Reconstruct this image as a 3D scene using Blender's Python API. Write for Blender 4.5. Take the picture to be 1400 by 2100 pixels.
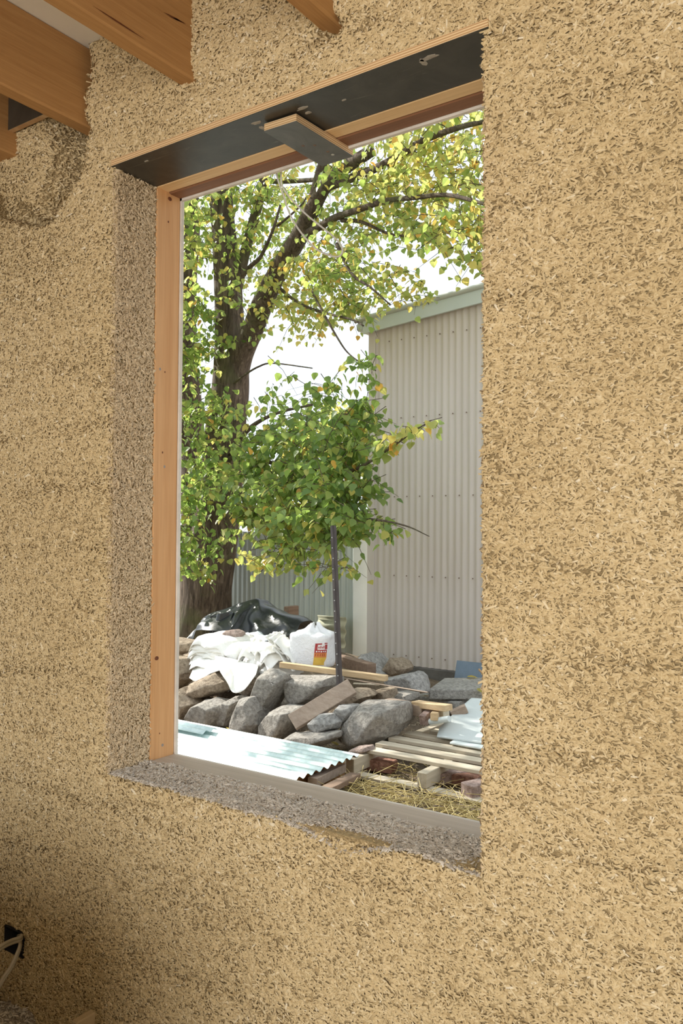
import bpy, bmesh, math, random
import numpy as np
from mathutils import Vector, Matrix, noise as mnoise

for o in list(bpy.data.objects):
    bpy.data.objects.remove(o)
scene = bpy.context.scene
COL = scene.collection
random.seed(7)
RNG = np.random.default_rng(11)

# ------------------------------------------------------------------ camera
CAMZ, CAMD = 1.50, 1.38
FPX = 1690.9
YAW, PIT, ROL = math.radians(34.668), math.radians(1.370), math.radians(0.403)
CAM = Vector((0.0, -CAMD, CAMZ))
Fv = Vector((-math.sin(YAW) * math.cos(PIT), math.cos(YAW) * math.cos(PIT), math.sin(PIT)))
R0 = Vector((math.cos(YAW), math.sin(YAW), 0.0))
U0 = R0.cross(Fv)
Rv = R0 * math.cos(ROL) + U0 * math.sin(ROL)
Uv = -R0 * math.sin(ROL) + U0 * math.cos(ROL)
cam_data = bpy.data.cameras.new('camera')
cam_data.sensor_fit = 'VERTICAL'
cam_data.sensor_height = 36.0
cam_data.sensor_width = 24.0
cam_data.lens = FPX / 2100.0 * 36.0
cam_data.clip_start = 0.05
cam_data.clip_end = 300
cam = bpy.data.objects.new('camera', cam_data)
COL.objects.link(cam)
M = Matrix.Identity(4)
for i in range(3):
    M[i][0], M[i][1], M[i][2], M[i][3] = Rv[i], Uv[i], -Fv[i], CAM[i]
cam.matrix_world = M
scene.camera = cam

# ------------------------------------------------------------------ world, sun, exposure
world = bpy.data.worlds.new('world')
scene.world = world
world.use_nodes = True
wn = world.node_tree.nodes
bg = wn['Background']
bg.inputs[0].default_value = (0.86, 0.945, 1.0, 1)
bg.inputs[1].default_value = 1.5
sun_dir = Vector((-0.80, 0.06, 0.60)).normalized()      # towards the sun
sd = bpy.data.lights.new('sun', 'SUN')
sd.energy = 8.5
sd.angle = math.radians(0.6)
sd.color = (1.0, 0.95, 0.86)
sun = bpy.data.objects.new('sun', sd)
COL.objects.link(sun)
sun.rotation_euler = sun_dir.to_track_quat('Z', 'Y').to_euler()
# soft fill lamp added behind the camera to brighten the inner wall
ld = bpy.data.lights.new('room_fill_light', 'AREA')
ld.shape = 'RECTANGLE'
ld.size, ld.size_y = 3.0, 2.3
ld.energy = 128
ld.color = (1.0, 0.96, 0.89)
lo = bpy.data.objects.new('room_fill_light', ld)
COL.objects.link(lo)
lo.location = (0.25, -4.5, 1.35)
lo.rotation_euler = (Vector((0.25, -4.5, 1.35)) - Vector((-1.0, 0, 1.5))).to_track_quat('Z', 'Y').to_euler()
vs = scene.view_settings
vs.view_transform = 'Standard'
vs.look = 'None'
vs.gamma = 1.0
vs.use_curve_mapping = False
vs.exposure = 0.0

# ------------------------------------------------------------------ helpers
def ray(px, py):
    return Fv + Rv * ((px - 700) / FPX) + Uv * ((1050 - py) / FPX)
def at(px, py, Y):
    d = ray(px, py)
    return CAM + d * ((Y - CAM.y) / d.y)
def atz(px, py, z):
    d = ray(px, py)
    return CAM + d * ((z - CAM.z) / d.z)
def atx(px, py, x):
    d = ray(px, py)
    return CAM + d * ((x - CAM.x) / d.x)
def proj(p):
    v = Vector(p) - CAM
    z = v.dot(Fv)
    return (700 + FPX * v.dot(Rv) / z, 1050 - FPX * v.dot(Uv) / z, z)

def tag(o, label=None, cat=None, group=None, kind=None):
    if label: o['label'] = label
    if cat: o['category'] = cat
    if group: o['group'] = group
    if kind: o['kind'] = kind
    return o

def thing(name, loc, label, cat, group=None, kind=None):
    o = bpy.data.objects.new(name, None)
    o.empty_display_size = 0.05
    COL.objects.link(o)
    o.location = loc
    return tag(o, label, cat, group, kind)

def _world_loc(o):
    v = Vector((0, 0, 0))
    while o is not None:
        v += o.location
        o = o.parent
    return v

def mesh_obj(name, verts, faces, mat, parent=None, origin=None, smooth=False):
    """verts in world coordinates; origin: where the object's own origin goes"""
    V = np.array([tuple(v) for v in verts], dtype=float)
    if origin is None:
        if parent is not None:
            origin = V.mean(axis=0)
        else:
            origin = np.array([(V[:, 0].min() + V[:, 0].max()) / 2, (V[:, 1].min() + V[:, 1].max()) / 2, V[:, 2].min()])
    origin = np.array(tuple(origin))
    me = bpy.data.meshes.new(name)
    me.from_pydata([tuple(v) for v in (V - origin)], [], [tuple(f) for f in faces])
    me.update()
    if smooth:
        me.polygons.foreach_set('use_smooth', [True] * len(me.polygons))
    if isinstance(mat, (list, tuple)):
        for m in mat: me.materials.append(m)
    else:
        me.materials.append(mat)
    o = bpy.data.objects.new(name, me)
    COL.objects.link(o)
    if parent is not None:
        o.parent = parent
        o.location = Vector(origin) - _world_loc(parent)
    else:
        o.location = origin
    return o

def fix_normals(o):
    bm = bmesh.new(); bm.from_mesh(o.data)
    bmesh.ops.recalc_face_normals(bm, faces=bm.faces)
    bm.to_mesh(o.data); bm.free()
    return o

def bevel(o, w, seg=1):
    m = o.modifiers.new('bevel', 'BEVEL')
    m.width = w; m.segments = seg; m.limit_method = 'ANGLE'
    return o

def box_vf(p0, p1):
    x0, y0, z0 = p0; x1, y1, z1 = p1
    v = [(x0,y0,z0),(x1,y0,z0),(x1,y1,z0),(x0,y1,z0),(x0,y0,z1),(x1,y0,z1),(x1,y1,z1),(x0,y1,z1)]
    f = [(0,3,2,1),(4,5,6,7),(0,1,5,4),(1,2,6,5),(2,3,7,6),(3,0,4,7)]
    return v, f
def box(name, p0, p1, mat, parent=None, bev=0.0):
    v, f = box_vf(p0, p1)
    o = mesh_obj(name, v, f, mat, parent)
    if bev: bevel(o, bev)
    return o
def multi_box(boxes):
    V, Fc = [], []
    for b in boxes:
        v, f = box_vf(*b)
        n = len(V); V += v; Fc += [tuple(i + n for i in q) for q in f]
    return V, Fc

def beam_vf(a, b, w, h, up=(0, 0, 1), seg=1, warp=0.0):
    """rectangular timber from a to b; w sideways, h along up"""
    a, b = Vector(a), Vector(b)
    d = (b - a).normalized()
    s = d.cross(Vector(up)).normalized()
    u = s.cross(d).normalized()
    V, Fc = [], []
    for i in range(seg + 1):
        t = i / seg
        c = a.lerp(b, t) + u * (warp * math.sin(t * math.pi)) 
        for sx, sy in ((-1, -1), (1, -1), (1, 1), (-1, 1)):
            V.append(c + s * (sx * w / 2) + u * (sy * h / 2))
    for i in range(seg):
        k = i * 4
        for j in range(4):
            Fc.append((k + j, k + (j + 1) % 4, k + 4 + (j + 1) % 4, k + 4 + j))
    Fc.append((3, 2, 1, 0)); k = seg * 4
    Fc.append((k, k + 1, k + 2, k + 3))
    return V, Fc
def beam(name, a, b, w, h, mat, parent=None, up=(0, 0, 1), bev=0.003, seg=1, warp=0.0):
    v, f = beam_vf(a, b, w, h, up, seg, warp)
    o = mesh_obj(name, v, f, mat, parent)
    fix_normals(o)
    if bev: bevel(o, bev)
    return o

def catmull(pts, n):
    P = [Vector(p) for p in pts]
    P = [P[0] * 2 - P[1]] + P + [P[-1] * 2 - P[-2]]
    out = []
    for i in range(1, len(P) - 2):
        for k in range(n):
            t = k / n
            a, b, c, d = P[i - 1], P[i], P[i + 1], P[i + 2]
            out.append(0.5 * ((2 * b) + (c - a) * t + (2 * a - 5 * b + 4 * c - d) * t * t + (3 * b - a - 3 * c + d) * t ** 3))
    out.append(P[-2])
    return out

def tube_vf(pts, rad, sides=8, rough=0.0):
    V, Fc = [], []
    n = len(pts)
    prev = None
    for i, p in enumerate(pts):
        d = (pts[min(i + 1, n - 1)] - pts[max(i - 1, 0)])
        d = d.normalized() if d.length > 1e-9 else Vector((0, 0, 1))
        if prev is None:
            s = d.orthogonal().normalized()
        else:
            s = (prev - d * prev.dot(d))
            s = s.normalized() if s.length > 1e-6 else d.orthogonal().normalized()
        prev = s
        u = d.cross(s)
        r = rad[i] if hasattr(rad, '__len__') else rad
        for k in range(sides):
            a = 2 * math.pi * k / sides
            rr = r
            if rough:
                rr = r * (1 + rough * mnoise.noise(Vector((math.cos(a) * 2.1, math.sin(a) * 2.1, p.z * 1.3 + p.x))))
            V.append(p + (s * math.cos(a) + u * math.sin(a)) * rr)
    for i in range(n - 1):
        for k in range(sides):
            a = i * sides + k; b = i * sides + (k + 1) % sides
            Fc.append((a, b, b + sides, a + sides))
    Fc.append(tuple(reversed(range(sides))))
    Fc.append(tuple(range((n - 1) * sides, n * sides)))
    return V, Fc

def sstep(a, b, x):
    t = np.clip((x - a) / (b - a), 0, 1)
    return t * t * (3 - 2 * t)

# ------------------------------------------------------------------ materials
MATS = {}
def new_mat(name):
    m = bpy.data.materials.new(name)
    m.use_nodes = True
    nt = m.node_tree
    b = nt.nodes['Principled BSDF']
    b.inputs['Specular IOR Level'].default_value = 0.3
    MATS[name] = m
    return m, nt, b
def N(nt, t, **kw):
    n = nt.nodes.new(t)
    for k, v in kw.items(): setattr(n, k, v)
    return n
def ramp(nt, fac, stops, interp='LINEAR'):
    r = N(nt, 'ShaderNodeValToRGB')
    r.color_ramp.interpolation = interp
    el = r.color_ramp.elements
    while len(el) < len(stops): el.new(0.5)
    for e, (p, c) in zip(el, stops):
        e.position = p
        e.color = (c[0], c[1], c[2], 1)
    if fac is not None: nt.links.new(fac, r.inputs[0])
    return r.outputs[0]
def coords(nt, scale=(1, 1, 1), rot=(0, 0, 0)):
    tc = N(nt, 'ShaderNodeTexCoord')
    mp = N(nt, 'ShaderNodeMapping')
    mp.inputs['Scale'].default_value = scale
    mp.inputs['Rotation'].default_value = rot
    nt.links.new(tc.outputs['Object'], mp.inputs[0])
    return mp.outputs[0]
def tnoise(nt, vec, scale, detail=4, rough=0.55, dist=0.0):
    n = N(nt, 'ShaderNodeTexNoise')
    n.inputs['Scale'].default_value = scale
    n.inputs['Detail'].default_value = detail
    n.inputs['Roughness'].default_value = rough
    n.inputs['Distortion'].default_value = dist
    nt.links.new(vec, n.inputs['Vector'])
    return n.outputs['Fac']
def mixc(nt, fac, a, b, mode='MIX'):
    m = N(nt, 'ShaderNodeMix', data_type='RGBA', blend_type=mode)
    for s, v in ((m.inputs[0], fac), (m.inputs[6], a), (m.inputs[7], b)):
        if hasattr(v, 'is_linked') or hasattr(v, 'links'):
            nt.links.new(v, s)
        elif isinstance(v, (int, float)):
            s.default_value = v
        else:
            s.default_value = (v[0], v[1], v[2], 1)
    return m.outputs[2]
def bump(nt, b, h, dist, strength=1.0):
    n = N(nt, 'ShaderNodeBump')
    n.inputs['Distance'].default_value = dist
    n.inputs['Strength'].default_value = strength
    nt.links.new(h, n.inputs['Height'])
    nt.links.new(n.outputs[0], b.inputs['Normal'])
def noise_mat(name, c0, c1, scale, rough=0.8, bscale=None, bdist=0.0, stretch=(1, 1, 1), c2=None, spec=0.3, metal=0.0, lo=0.3, hi=0.7, detail=6):
    m, nt, b = new_mat(name)
    v = coords(nt, stretch)
    f = tnoise(nt, v, scale, detail)
    stops = [(lo, c0), (hi, c1)] if c2 is None else [(lo, c0), ((lo + hi) / 2, c1), (hi, c2)]
    nt.links.new(ramp(nt, f, stops), b.inputs['Base Color'])
    b.inputs['Roughness'].default_value = rough
    b.inputs['Specular IOR Level'].default_value = spec
    b.inputs['Metallic'].default_value = metal
    if bdist:
        bump(nt, b, tnoise(nt, v, bscale or scale * 3, 6), bdist)
    return m

# hempcrete body (binder and fine shiv) and the shiv chips themselves
def hemp_body(name, c0, c1):
    m, nt, b = new_mat(name)
    v = coords(nt)
    vo = N(nt, 'ShaderNodeTexVoronoi'); vo.inputs['Scale'].default_value = 150
    mp = coords(nt, (1, 1, 2.2), (0.5, 0.4, 0.3)); nt.links.new(mp, vo.inputs['Vector'])
    nt.links.new(ramp(nt, tnoise(nt, v, 90, 5), [(0.3, c0), (0.7, c1)]), b.inputs['Base Color'])
    b.inputs['Roughness'].default_value = 0.95
    b.inputs['Specular IOR Level'].default_value = 0.1
    bump(nt, b, vo.outputs['Distance'], 0.006, 0.9)
    return m
hemp_body('hempcrete', (0.36, 0.265, 0.14), (0.54, 0.41, 0.23))
hemp_body('hempcrete_grey', (0.36, 0.31, 0.25), (0.54, 0.48, 0.41))
def chip_mat(name, stops):
    m, nt, b = new_mat(name)
    a = N(nt, 'ShaderNodeAttribute', attribute_name='tint')
    nt.links.new(ramp(nt, a.outputs['Fac'], stops), b.inputs['Base Color'])
    b.inputs['Roughness'].default_value = 0.9
    b.inputs['Specular IOR Level'].default_value = 0.15
    return m
chip_mat('shiv', [(0.0, (0.42, 0.31, 0.165)), (0.3, (0.60, 0.465, 0.265)), (0.65, (0.70, 0.56, 0.34)), (0.9, (0.78, 0.65, 0.43)), (1.0, (0.84, 0.75, 0.58))])
chip_mat('shiv_reveal', [(0.0, (0.46, 0.345, 0.215)), (0.5, (0.66, 0.52, 0.345)), (1.0, (0.78, 0.65, 0.47))])
chip_mat('shiv_grey', [(0.0, (0.44, 0.39, 0.33)), (0.5, (0.61, 0.55, 0.485)), (1.0, (0.76, 0.71, 0.64))])

def wood(name, c0, c1, axis, scale=5.0, knots=True, rough=0.6, c_knot=(0.12, 0.045, 0.015), bdist=0.0006):
    m, nt, b = new_mat(name)
    st = [9.0, 9.0, 9.0]; st['xyz'.index(axis)] = 0.35
    v = coords(nt, tuple(st))
    f = tnoise(nt, v, scale, 5, 0.6, 0.4)
    f2 = tnoise(nt, v, scale * 6, 3)
    c = ramp(nt, f, [(0.3, c0), (0.5, tuple((a + d) / 2 for a, d in zip(c0, c1))), (0.68, c1)])
    c = mixc(nt, 0.25, c, ramp(nt, f2, [(0.3, tuple(x * 0.75 for x in c0)), (0.7, c1)]))
    nt.links.new(c, b.inputs['Base Color'])
    b.inputs['Roughness'].default_value = rough
    if bdist: bump(nt, b, f2, bdist)
    return m
wood('joist_pine', (0.44, 0.225, 0.082), (0.60, 0.345, 0.145), 'y')
wood('frame_pine_z', (0.60, 0.31, 0.125), (0.74, 0.44, 0.215), 'z', 3.0)
wood('frame_pine_x', (0.76, 0.50, 0.25), (0.88, 0.64, 0.37), 'x', 3.0)
wood('brown_timber_x', (0.20, 0.09, 0.045), (0.29, 0.145, 0.08), 'x', 3.0)
wood('dusty_timber_x', (0.40, 0.335, 0.27), (0.56, 0.485, 0.41), 'x', 2.5)
wood('weathered_x', (0.46, 0.39, 0.29), (0.66, 0.58, 0.45), 'x', 4.0, rough=0.85)
wood('weathered_y', (0.40, 0.34, 0.25), (0.60, 0.52, 0.40), 'y', 4.0, rough=0.85)
wood('old_plank', (0.27, 0.20, 0.15), (0.42, 0.33, 0.26), 'x', 4.0, rough=0.85)
wood('sawn_pine', (0.45, 0.31, 0.17), (0.66, 0.50, 0.31), 'x', 4.0, rough=0.8)
wood('dark_timber', (0.17, 0.11, 0.075), (0.30, 0.21, 0.15), 'y', 4.0, rough=0.85)
MATS['knot'] = noise_mat('knot', (0.10, 0.03, 0.012), (0.20, 0.07, 0.03), 60, 0.6)
noise_mat('nail_grey', (0.25, 0.22, 0.20), (0.36, 0.33, 0.30), 40, 0.5)

# plywood edge: thin veneers in layers
m, nt, b = new_mat('ply_edge')
v = coords(nt, (0.5, 0.5, 1))
w = N(nt, 'ShaderNodeTexWave', wave_type='BANDS', bands_direction='Z')
w.inputs['Scale'].default_value = 62
w.inputs['Distortion'].default_value = 0.6
nt.links.new(v, w.inputs['Vector'])
nt.links.new(ramp(nt, w.outputs['Fac'], [(0.25, (0.50, 0.30, 0.15)), (0.55, (0.70, 0.50, 0.28)), (0.9, (0.80, 0.62, 0.38))]), b.inputs['Base Color'])
b.inputs['Roughness'].default_value = 0.7
# black phenolic face of form ply with scuffs and lime smears
def formply(name, c, smear, amt):
    m, nt, b = new_mat(name)
    v = coords(nt)
    n1 = tnoise(nt, v, 7, 6, 0.65, 1.5)
    n2 = tnoise(nt, coords(nt, (2, 14, 14)), 4, 4, 0.7, 1.0)
    c1 = ramp(nt, n1, [(0.35, c), (0.75, tuple(x * 1.9 + 0.01 for x in c))])
    c2 = mixc(nt, ramp(nt, n2, [(0.62, (0, 0, 0)), (0.85, (amt, amt, amt))]), c1, smear)
    nt.links.new(c2, b.inputs['Base Color'])
    b.inputs['Roughness'].default_value = 0.42
    b.inputs['Specular IOR Level'].default_value = 0.45
formply('formply', (0.032, 0.028, 0.022), (0.30, 0.27, 0.22), 0.6)
formply('cleat_face', (0.085, 0.085, 0.080), (0.28, 0.26, 0.23), 0.3)
noise_mat('lime_smear', (0.32, 0.29, 0.25), (0.5, 0.46, 0.4), 80, 0.9)
noise_mat('membrane', (0.62, 0.58, 0.52), (0.78, 0.74, 0.68), 20, 0.7)
noise_mat('ceiling_board', (0.80, 0.76, 0.66), (0.86, 0.82, 0.73), 3, 0.9)
noise_mat('slab_floor', (0.40, 0.35, 0.27), (0.54, 0.47, 0.38), 5, 0.9, 40, 0.002)
noise_mat('screw_zinc', (0.5, 0.48, 0.42), (0.62, 0.6, 0.55), 30, 0.4, metal=0.6)
noise_mat('screw_rust', (0.14, 0.08, 0.05), (0.24, 0.17, 0.13), 30, 0.7)

# shed and fence
m, nt, b = new_mat('shed_wall')
v = coords(nt)
f = tnoise(nt, coords(nt, (6, 6, 0.5)), 1.5, 5)
nt.links.new(ramp(nt, f, [(0.3, (0.63, 0.56, 0.505)), (0.7, (0.70, 0.63, 0.575))]), b.inputs['Base Color'])
b.inputs['Roughness'].default_value = 0.55
noise_mat('shed_trim', (0.60, 0.66, 0.64), (0.66, 0.71, 0.69), 2, 0.5)
noise_mat('shed_cap', (0.50, 0.52, 0.48), (0.60, 0.62, 0.57), 3, 0.5)
noise_mat('concrete_dark', (0.105, 0.095, 0.085), (0.20, 0.185, 0.165), 6, 0.95, 30, 0.003)
m, nt, b = new_mat('fence_metal')
f = tnoise(nt, coords(nt, (5, 5, 0.4)), 1.6, 5)
nt.links.new(ramp(nt, f, [(0.3, (0.40, 0.44, 0.41)), (0.7, (0.52, 0.57, 0.54))]), b.inputs['Base Color'])
b.inputs['Roughness'].default_value = 0.45; b.inputs['Metallic'].default_value = 0.25
noise_mat('post_white', (0.68, 0.72, 0.70), (0.78, 0.81, 0.79), 3, 0.7)
m, nt, b = new_mat('galvanised')
vo = N(nt, 'ShaderNodeTexVoronoi'); vo.inputs['Scale'].default_value = 45
nt.links.new(coords(nt), vo.inputs['Vector'])
nt.links.new(ramp(nt, vo.outputs['Color'], [(0.0, (0.50, 0.62, 0.62)), (1.0, (0.66, 0.76, 0.75))]), b.inputs['Base Color'])
b.inputs['Roughness'].default_value = 0.45; b.inputs['Metallic'].default_value = 0.35
noise_mat('rust_under', (0.16, 0.075, 0.03), (0.36, 0.18, 0.07), 18, 0.85, c2=(0.42, 0.27, 0.13))
noise_mat('lichen_sheet', (0.30, 0.30, 0.21), (0.46, 0.47, 0.36), 9, 0.85)
noise_mat('blue_panel', (0.17, 0.22, 0.28), (0.21, 0.265, 0.335), 9, 0.6)
# stones
def rock_mat(name, c0, c1, c2):
    m, nt, b = new_mat(name)
    v = coords(nt)
    n1 = tnoise(nt, v, 5, 8, 0.65, 0.6)
    n2 = tnoise(nt, v, 38, 6, 0.7)
    c = ramp(nt, n1, [(0.3, c0), (0.5, c1), (0.68, c2)])
    c = mixc(nt, 0.55, c, ramp(nt, n2, [(0.34, tuple(x * 0.45 for x in c0)), (0.66, tuple(min(1, x * 1.3) for x in c2))]))
    nt.links.new(c, b.inputs['Base Color'])
    b.inputs['Roughness'].default_value = 0.9
    bump(nt, b, n2, 0.022, 1.0)
rock_mat('rock_grey', (0.23, 0.205, 0.175), (0.36, 0.33, 0.29), (0.50, 0.465, 0.42))
rock_mat('rock_brown', (0.23, 0.165, 0.11), (0.37, 0.285, 0.20), (0.51, 0.42, 0.32))
rock_mat('rock_blue', (0.26, 0.25, 0.235), (0.40, 0.385, 0.365), (0.54, 0.525, 0.50))
rock_mat('rock_pink', (0.27, 0.19, 0.16), (0.38, 0.28, 0.24), (0.47, 0.38, 0.33))
rock_mat('paving', (0.30, 0.285, 0.255), (0.42, 0.405, 0.37), (0.53, 0.51, 0.47))
rock_mat('brick', (0.24, 0.105, 0.065), (0.36, 0.17, 0.115), (0.46, 0.26, 0.19))
rock_mat('brick_pale', (0.34, 0.22, 0.18), (0.46, 0.32, 0.27), (0.55, 0.43, 0.38))
# plastics
def plastic(name, c0, c1, rough=0.4, spec=0.5, trans=0.0, bs=10):
    m, nt, b = new_mat(name)
    v = coords(nt)
    nt.links.new(ramp(nt, tnoise(nt, v, 6, 4), [(0.3, c0), (0.7, c1)]), b.inputs['Base Color'])
    b.inputs['Roughness'].default_value = rough
    b.inputs['Specular IOR Level'].default_value = spec
    bump(nt, b, tnoise(nt, v, bs, 4, 0.5, 1.0), 0.012, 0.6)
plastic('white_plastic', (0.86, 0.85, 0.79), (0.92, 0.91, 0.88), 0.55, 0.3, bs=18)
plastic('blue_white_plastic', (0.66, 0.74, 0.80), (0.78, 0.83, 0.87), 0.5, 0.3, bs=18)
plastic('bag_plastic', (0.82, 0.82, 0.84), (0.88, 0.88, 0.89), 0.4, 0.4, bs=25)
plastic('tarp', (0.014, 0.016, 0.017), (0.028, 0.032, 0.033), 0.34, 0.6, bs=7)
plastic('pale_sheet', (0.56, 0.61, 0.60), (0.63, 0.67, 0.66), 0.8, 0.15, bs=2)
noise_mat('picket_steel', (0.060, 0.050, 0.050), (0.115, 0.095, 0.090), 25, 0.6, stretch=(1, 1, 0.3))
noise_mat('picket_hole', (0.55, 0.55, 0.54), (0.7, 0.7, 0.68), 25, 0.6)
noise_mat('cable_white', (0.56, 0.54, 0.50), (0.66, 0.64, 0.60), 10, 0.45)
noise_mat('cable_cream', (0.50, 0.45, 0.36), (0.60, 0.55, 0.45), 10, 0.5)
noise_mat('box_black', (0.012, 0.012, 0.014), (0.03, 0.03, 0.035), 10, 0.6)
noise_mat('straw', (0.50, 0.38, 0.14), (0.76, 0.63, 0.32), 14, 0.8)
noise_mat('chipping', (0.36, 0.27, 0.16), (0.56, 0.46, 0.33), 60, 0.9)
noise_mat('card_brown', (0.42, 0.32, 0.20), (0.52, 0.41, 0.27), 8, 0.85)
noise_mat('red_print', (0.35, 0.035, 0.04), (0.44, 0.06, 0.06), 20, 0.5)
noise_mat('orange_print', (0.62, 0.20, 0.06), (0.70, 0.27, 0.08), 20, 0.5)
noise_mat('yellow_print', (0.68, 0.42, 0.06), (0.76, 0.50, 0.10), 20, 0.5)
noise_mat('white_print', (0.80, 0.74, 0.72), (0.86, 0.82, 0.80), 20, 0.5)
noise_mat('brick_house', (0.45, 0.27, 0.20), (0.56, 0.36, 0.28), 8, 0.9)
noise_mat('white_paint', (0.74, 0.72, 0.70), (0.80, 0.78, 0.76), 3, 0.7)
# ground: dirt with bits of straw and chips
m, nt, b = new_mat('dirt')
v = coords(nt)
c = ramp(nt, tnoise(nt, v, 2.2, 8, 0.7), [(0.3, (0.14, 0.10, 0.065)), (0.5, (0.22, 0.165, 0.11)), (0.7, (0.34, 0.27, 0.19))])
c = mixc(nt, ramp(nt, tnoise(nt, v, 55, 5, 0.7), [(0.52, (0, 0, 0)), (0.7, (0.8, 0.8, 0.8))]), c, (0.45, 0.37, 0.27))
nt.links.new(c, b.inputs['Base Color']); b.inputs['Roughness'].default_value = 0.95
bump(nt, b, tnoise(nt, v, 40, 6, 0.7), 0.02)
# bark
m, nt, b = new_mat('bark')
v = coords(nt, (5, 5, 0.7))
n1 = tnoise(nt, v, 5, 8, 0.7, 0.8)
c = ramp(nt, n1, [(0.34, (0.050, 0.036, 0.026)), (0.52, (0.135, 0.100, 0.072)), (0.68, (0.25, 0.195, 0.145))])
c = mixc(nt, ramp(nt, tnoise(nt, coords(nt), 3, 5), [(0.52, (0, 0, 0)), (0.72, (0.5, 0.5, 0.5))]), c, (0.13, 0.15, 0.055))
nt.links.new(c, b.inputs['Base Color']); b.inputs['Roughness'].default_value = 0.95
bump(nt, b, n1, 0.05, 0.9)
# leaves: diffuse plus light coming through
def leaf_mat(name, stops, tstops):
    m, nt, b = new_mat(name)
    a = N(nt, 'ShaderNodeAttribute', attribute_name='tint')
    dc = ramp(nt, a.outputs['Fac'], stops)
    tc = ramp(nt, a.outputs['Fac'], tstops)
    nt.links.new(dc, b.inputs['Base Color'])
    b.inputs['Roughness'].default_value = 0.42
    b.inputs['Specular IOR Level'].default_value = 0.45
    tr = N(nt, 'ShaderNodeBsdfTranslucent')
    nt.links.new(tc, tr.inputs['Color'])
    mx = N(nt, 'ShaderNodeMixShader'); mx.inputs[0].default_value = 0.5
    nt.links.new(b.outputs[0], mx.inputs[1]); nt.links.new(tr.outputs[0], mx.inputs[2])
    nt.links.new(mx.outputs[0], nt.nodes['Material Output'].inputs['Surface'])
LS = [(0.0, (0.09, 0.165, 0.05)), (0.5, (0.18, 0.27, 0.075)), (0.78, (0.33, 0.36, 0.10)), (0.93, (0.56, 0.47, 0.11)), (1.0, (0.62, 0.36, 0.07))]
LT = [(0.0, (0.30, 0.47, 0.10)), (0.5, (0.52, 0.66, 0.15)), (0.78, (0.74, 0.76, 0.24)), (0.93, (0.92, 0.76, 0.20)), (1.0, (0.92, 0.56, 0.12))]
leaf_mat('leaf', LS, LT)
G = MATS

# ------------------------------------------------------------------ measured opening
XL, XR = -1.669, -0.6436
ZT, ZS = CAMZ + 0.9265, CAMZ - 0.6138
D1, D3 = 0.145, 0.231
WT = 0.233                       # wall thickness
ZC = 2.785                       # ceiling
XWL = -2.190                     # left wall
PLY = 0.017

# ------------------------------------------------------------------ wall with window
# rough patch below the joist, and pockets round the joist ends: a relief of the inner face
jz = 2.572                       # underside of joists
JX = [(-2.105, 0.085), (-1.794, 0.045), (-1.397, 0.045), (-0.9886, 0.045)]   # right faces, widths
def vnoise(x, z, s, seed=0.0):
    out = np.empty(np.shape(x))
    xf, zf, of = np.ravel(x), np.ravel(z), out.ravel()
    for i in range(xf.size):
        of[i] = mnoise.noise(Vector((xf[i] * s + seed, zf[i] * s - seed, seed * 1.7)))
    return of.reshape(np.shape(x))
def grid_noise(seed, nx=96, nz=96, s=1.0):
    g = np.random.default_rng(seed).random((nx, nz)) * 2 - 1
    def fn(x, z):
        u = (np.asarray(x) * s + 40.0) % (nx - 1); w = (np.asarray(z) * s + 40.0) % (nz - 1)
        i = np.floor(u).astype(int); j = np.floor(w).astype(int)
        a = u - i; b_ = w - j
        a = a * a * (3 - 2 * a); b_ = b_ * b_ * (3 - 2 * b_)
        i1 = (i + 1) % nx; j1 = (j + 1) % nz
        return (g[i, j] * (1 - a) + g[i1, j] * a) * (1 - b_) + (g[i, j1] * (1 - a) + g[i1, j1] * a) * b_
    return fn
NA, NB, NC, ND = grid_noise(1, s=3.3), grid_noise(2, s=11), grid_noise(3, s=30), grid_noise(4, s=5)
LIFTS = [0.30, 0.47, 0.63, 0.80, 0.955, 1.115, 1.28, 1.44, 1.60, 1.765, 1.93, 2.09, 2.25, 2.41, 2.55, 2.68]
def lift_rough(x, z):
    """0..1: loose coarse shiv along the joints between tamped lifts"""
    zz = z + 0.018 * NA(x, z) + 0.008 * NB(x, z)
    r = np.zeros(np.shape(x))
    for k, l in enumerate(LIFTS):
        amp = 0.55 + 0.45 * ND(x * 1.0 + k * 7.3, z * 0 + k * 3.1)
        r = np.maximum(r, amp * np.exp(-((zz - l) / 0.017) ** 2))
    r = np.maximum(r, 0.55 * sstep(0.25, 0.8, NA(x + 5, z + 9)))
    return np.clip(r, 0, 1)
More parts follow.
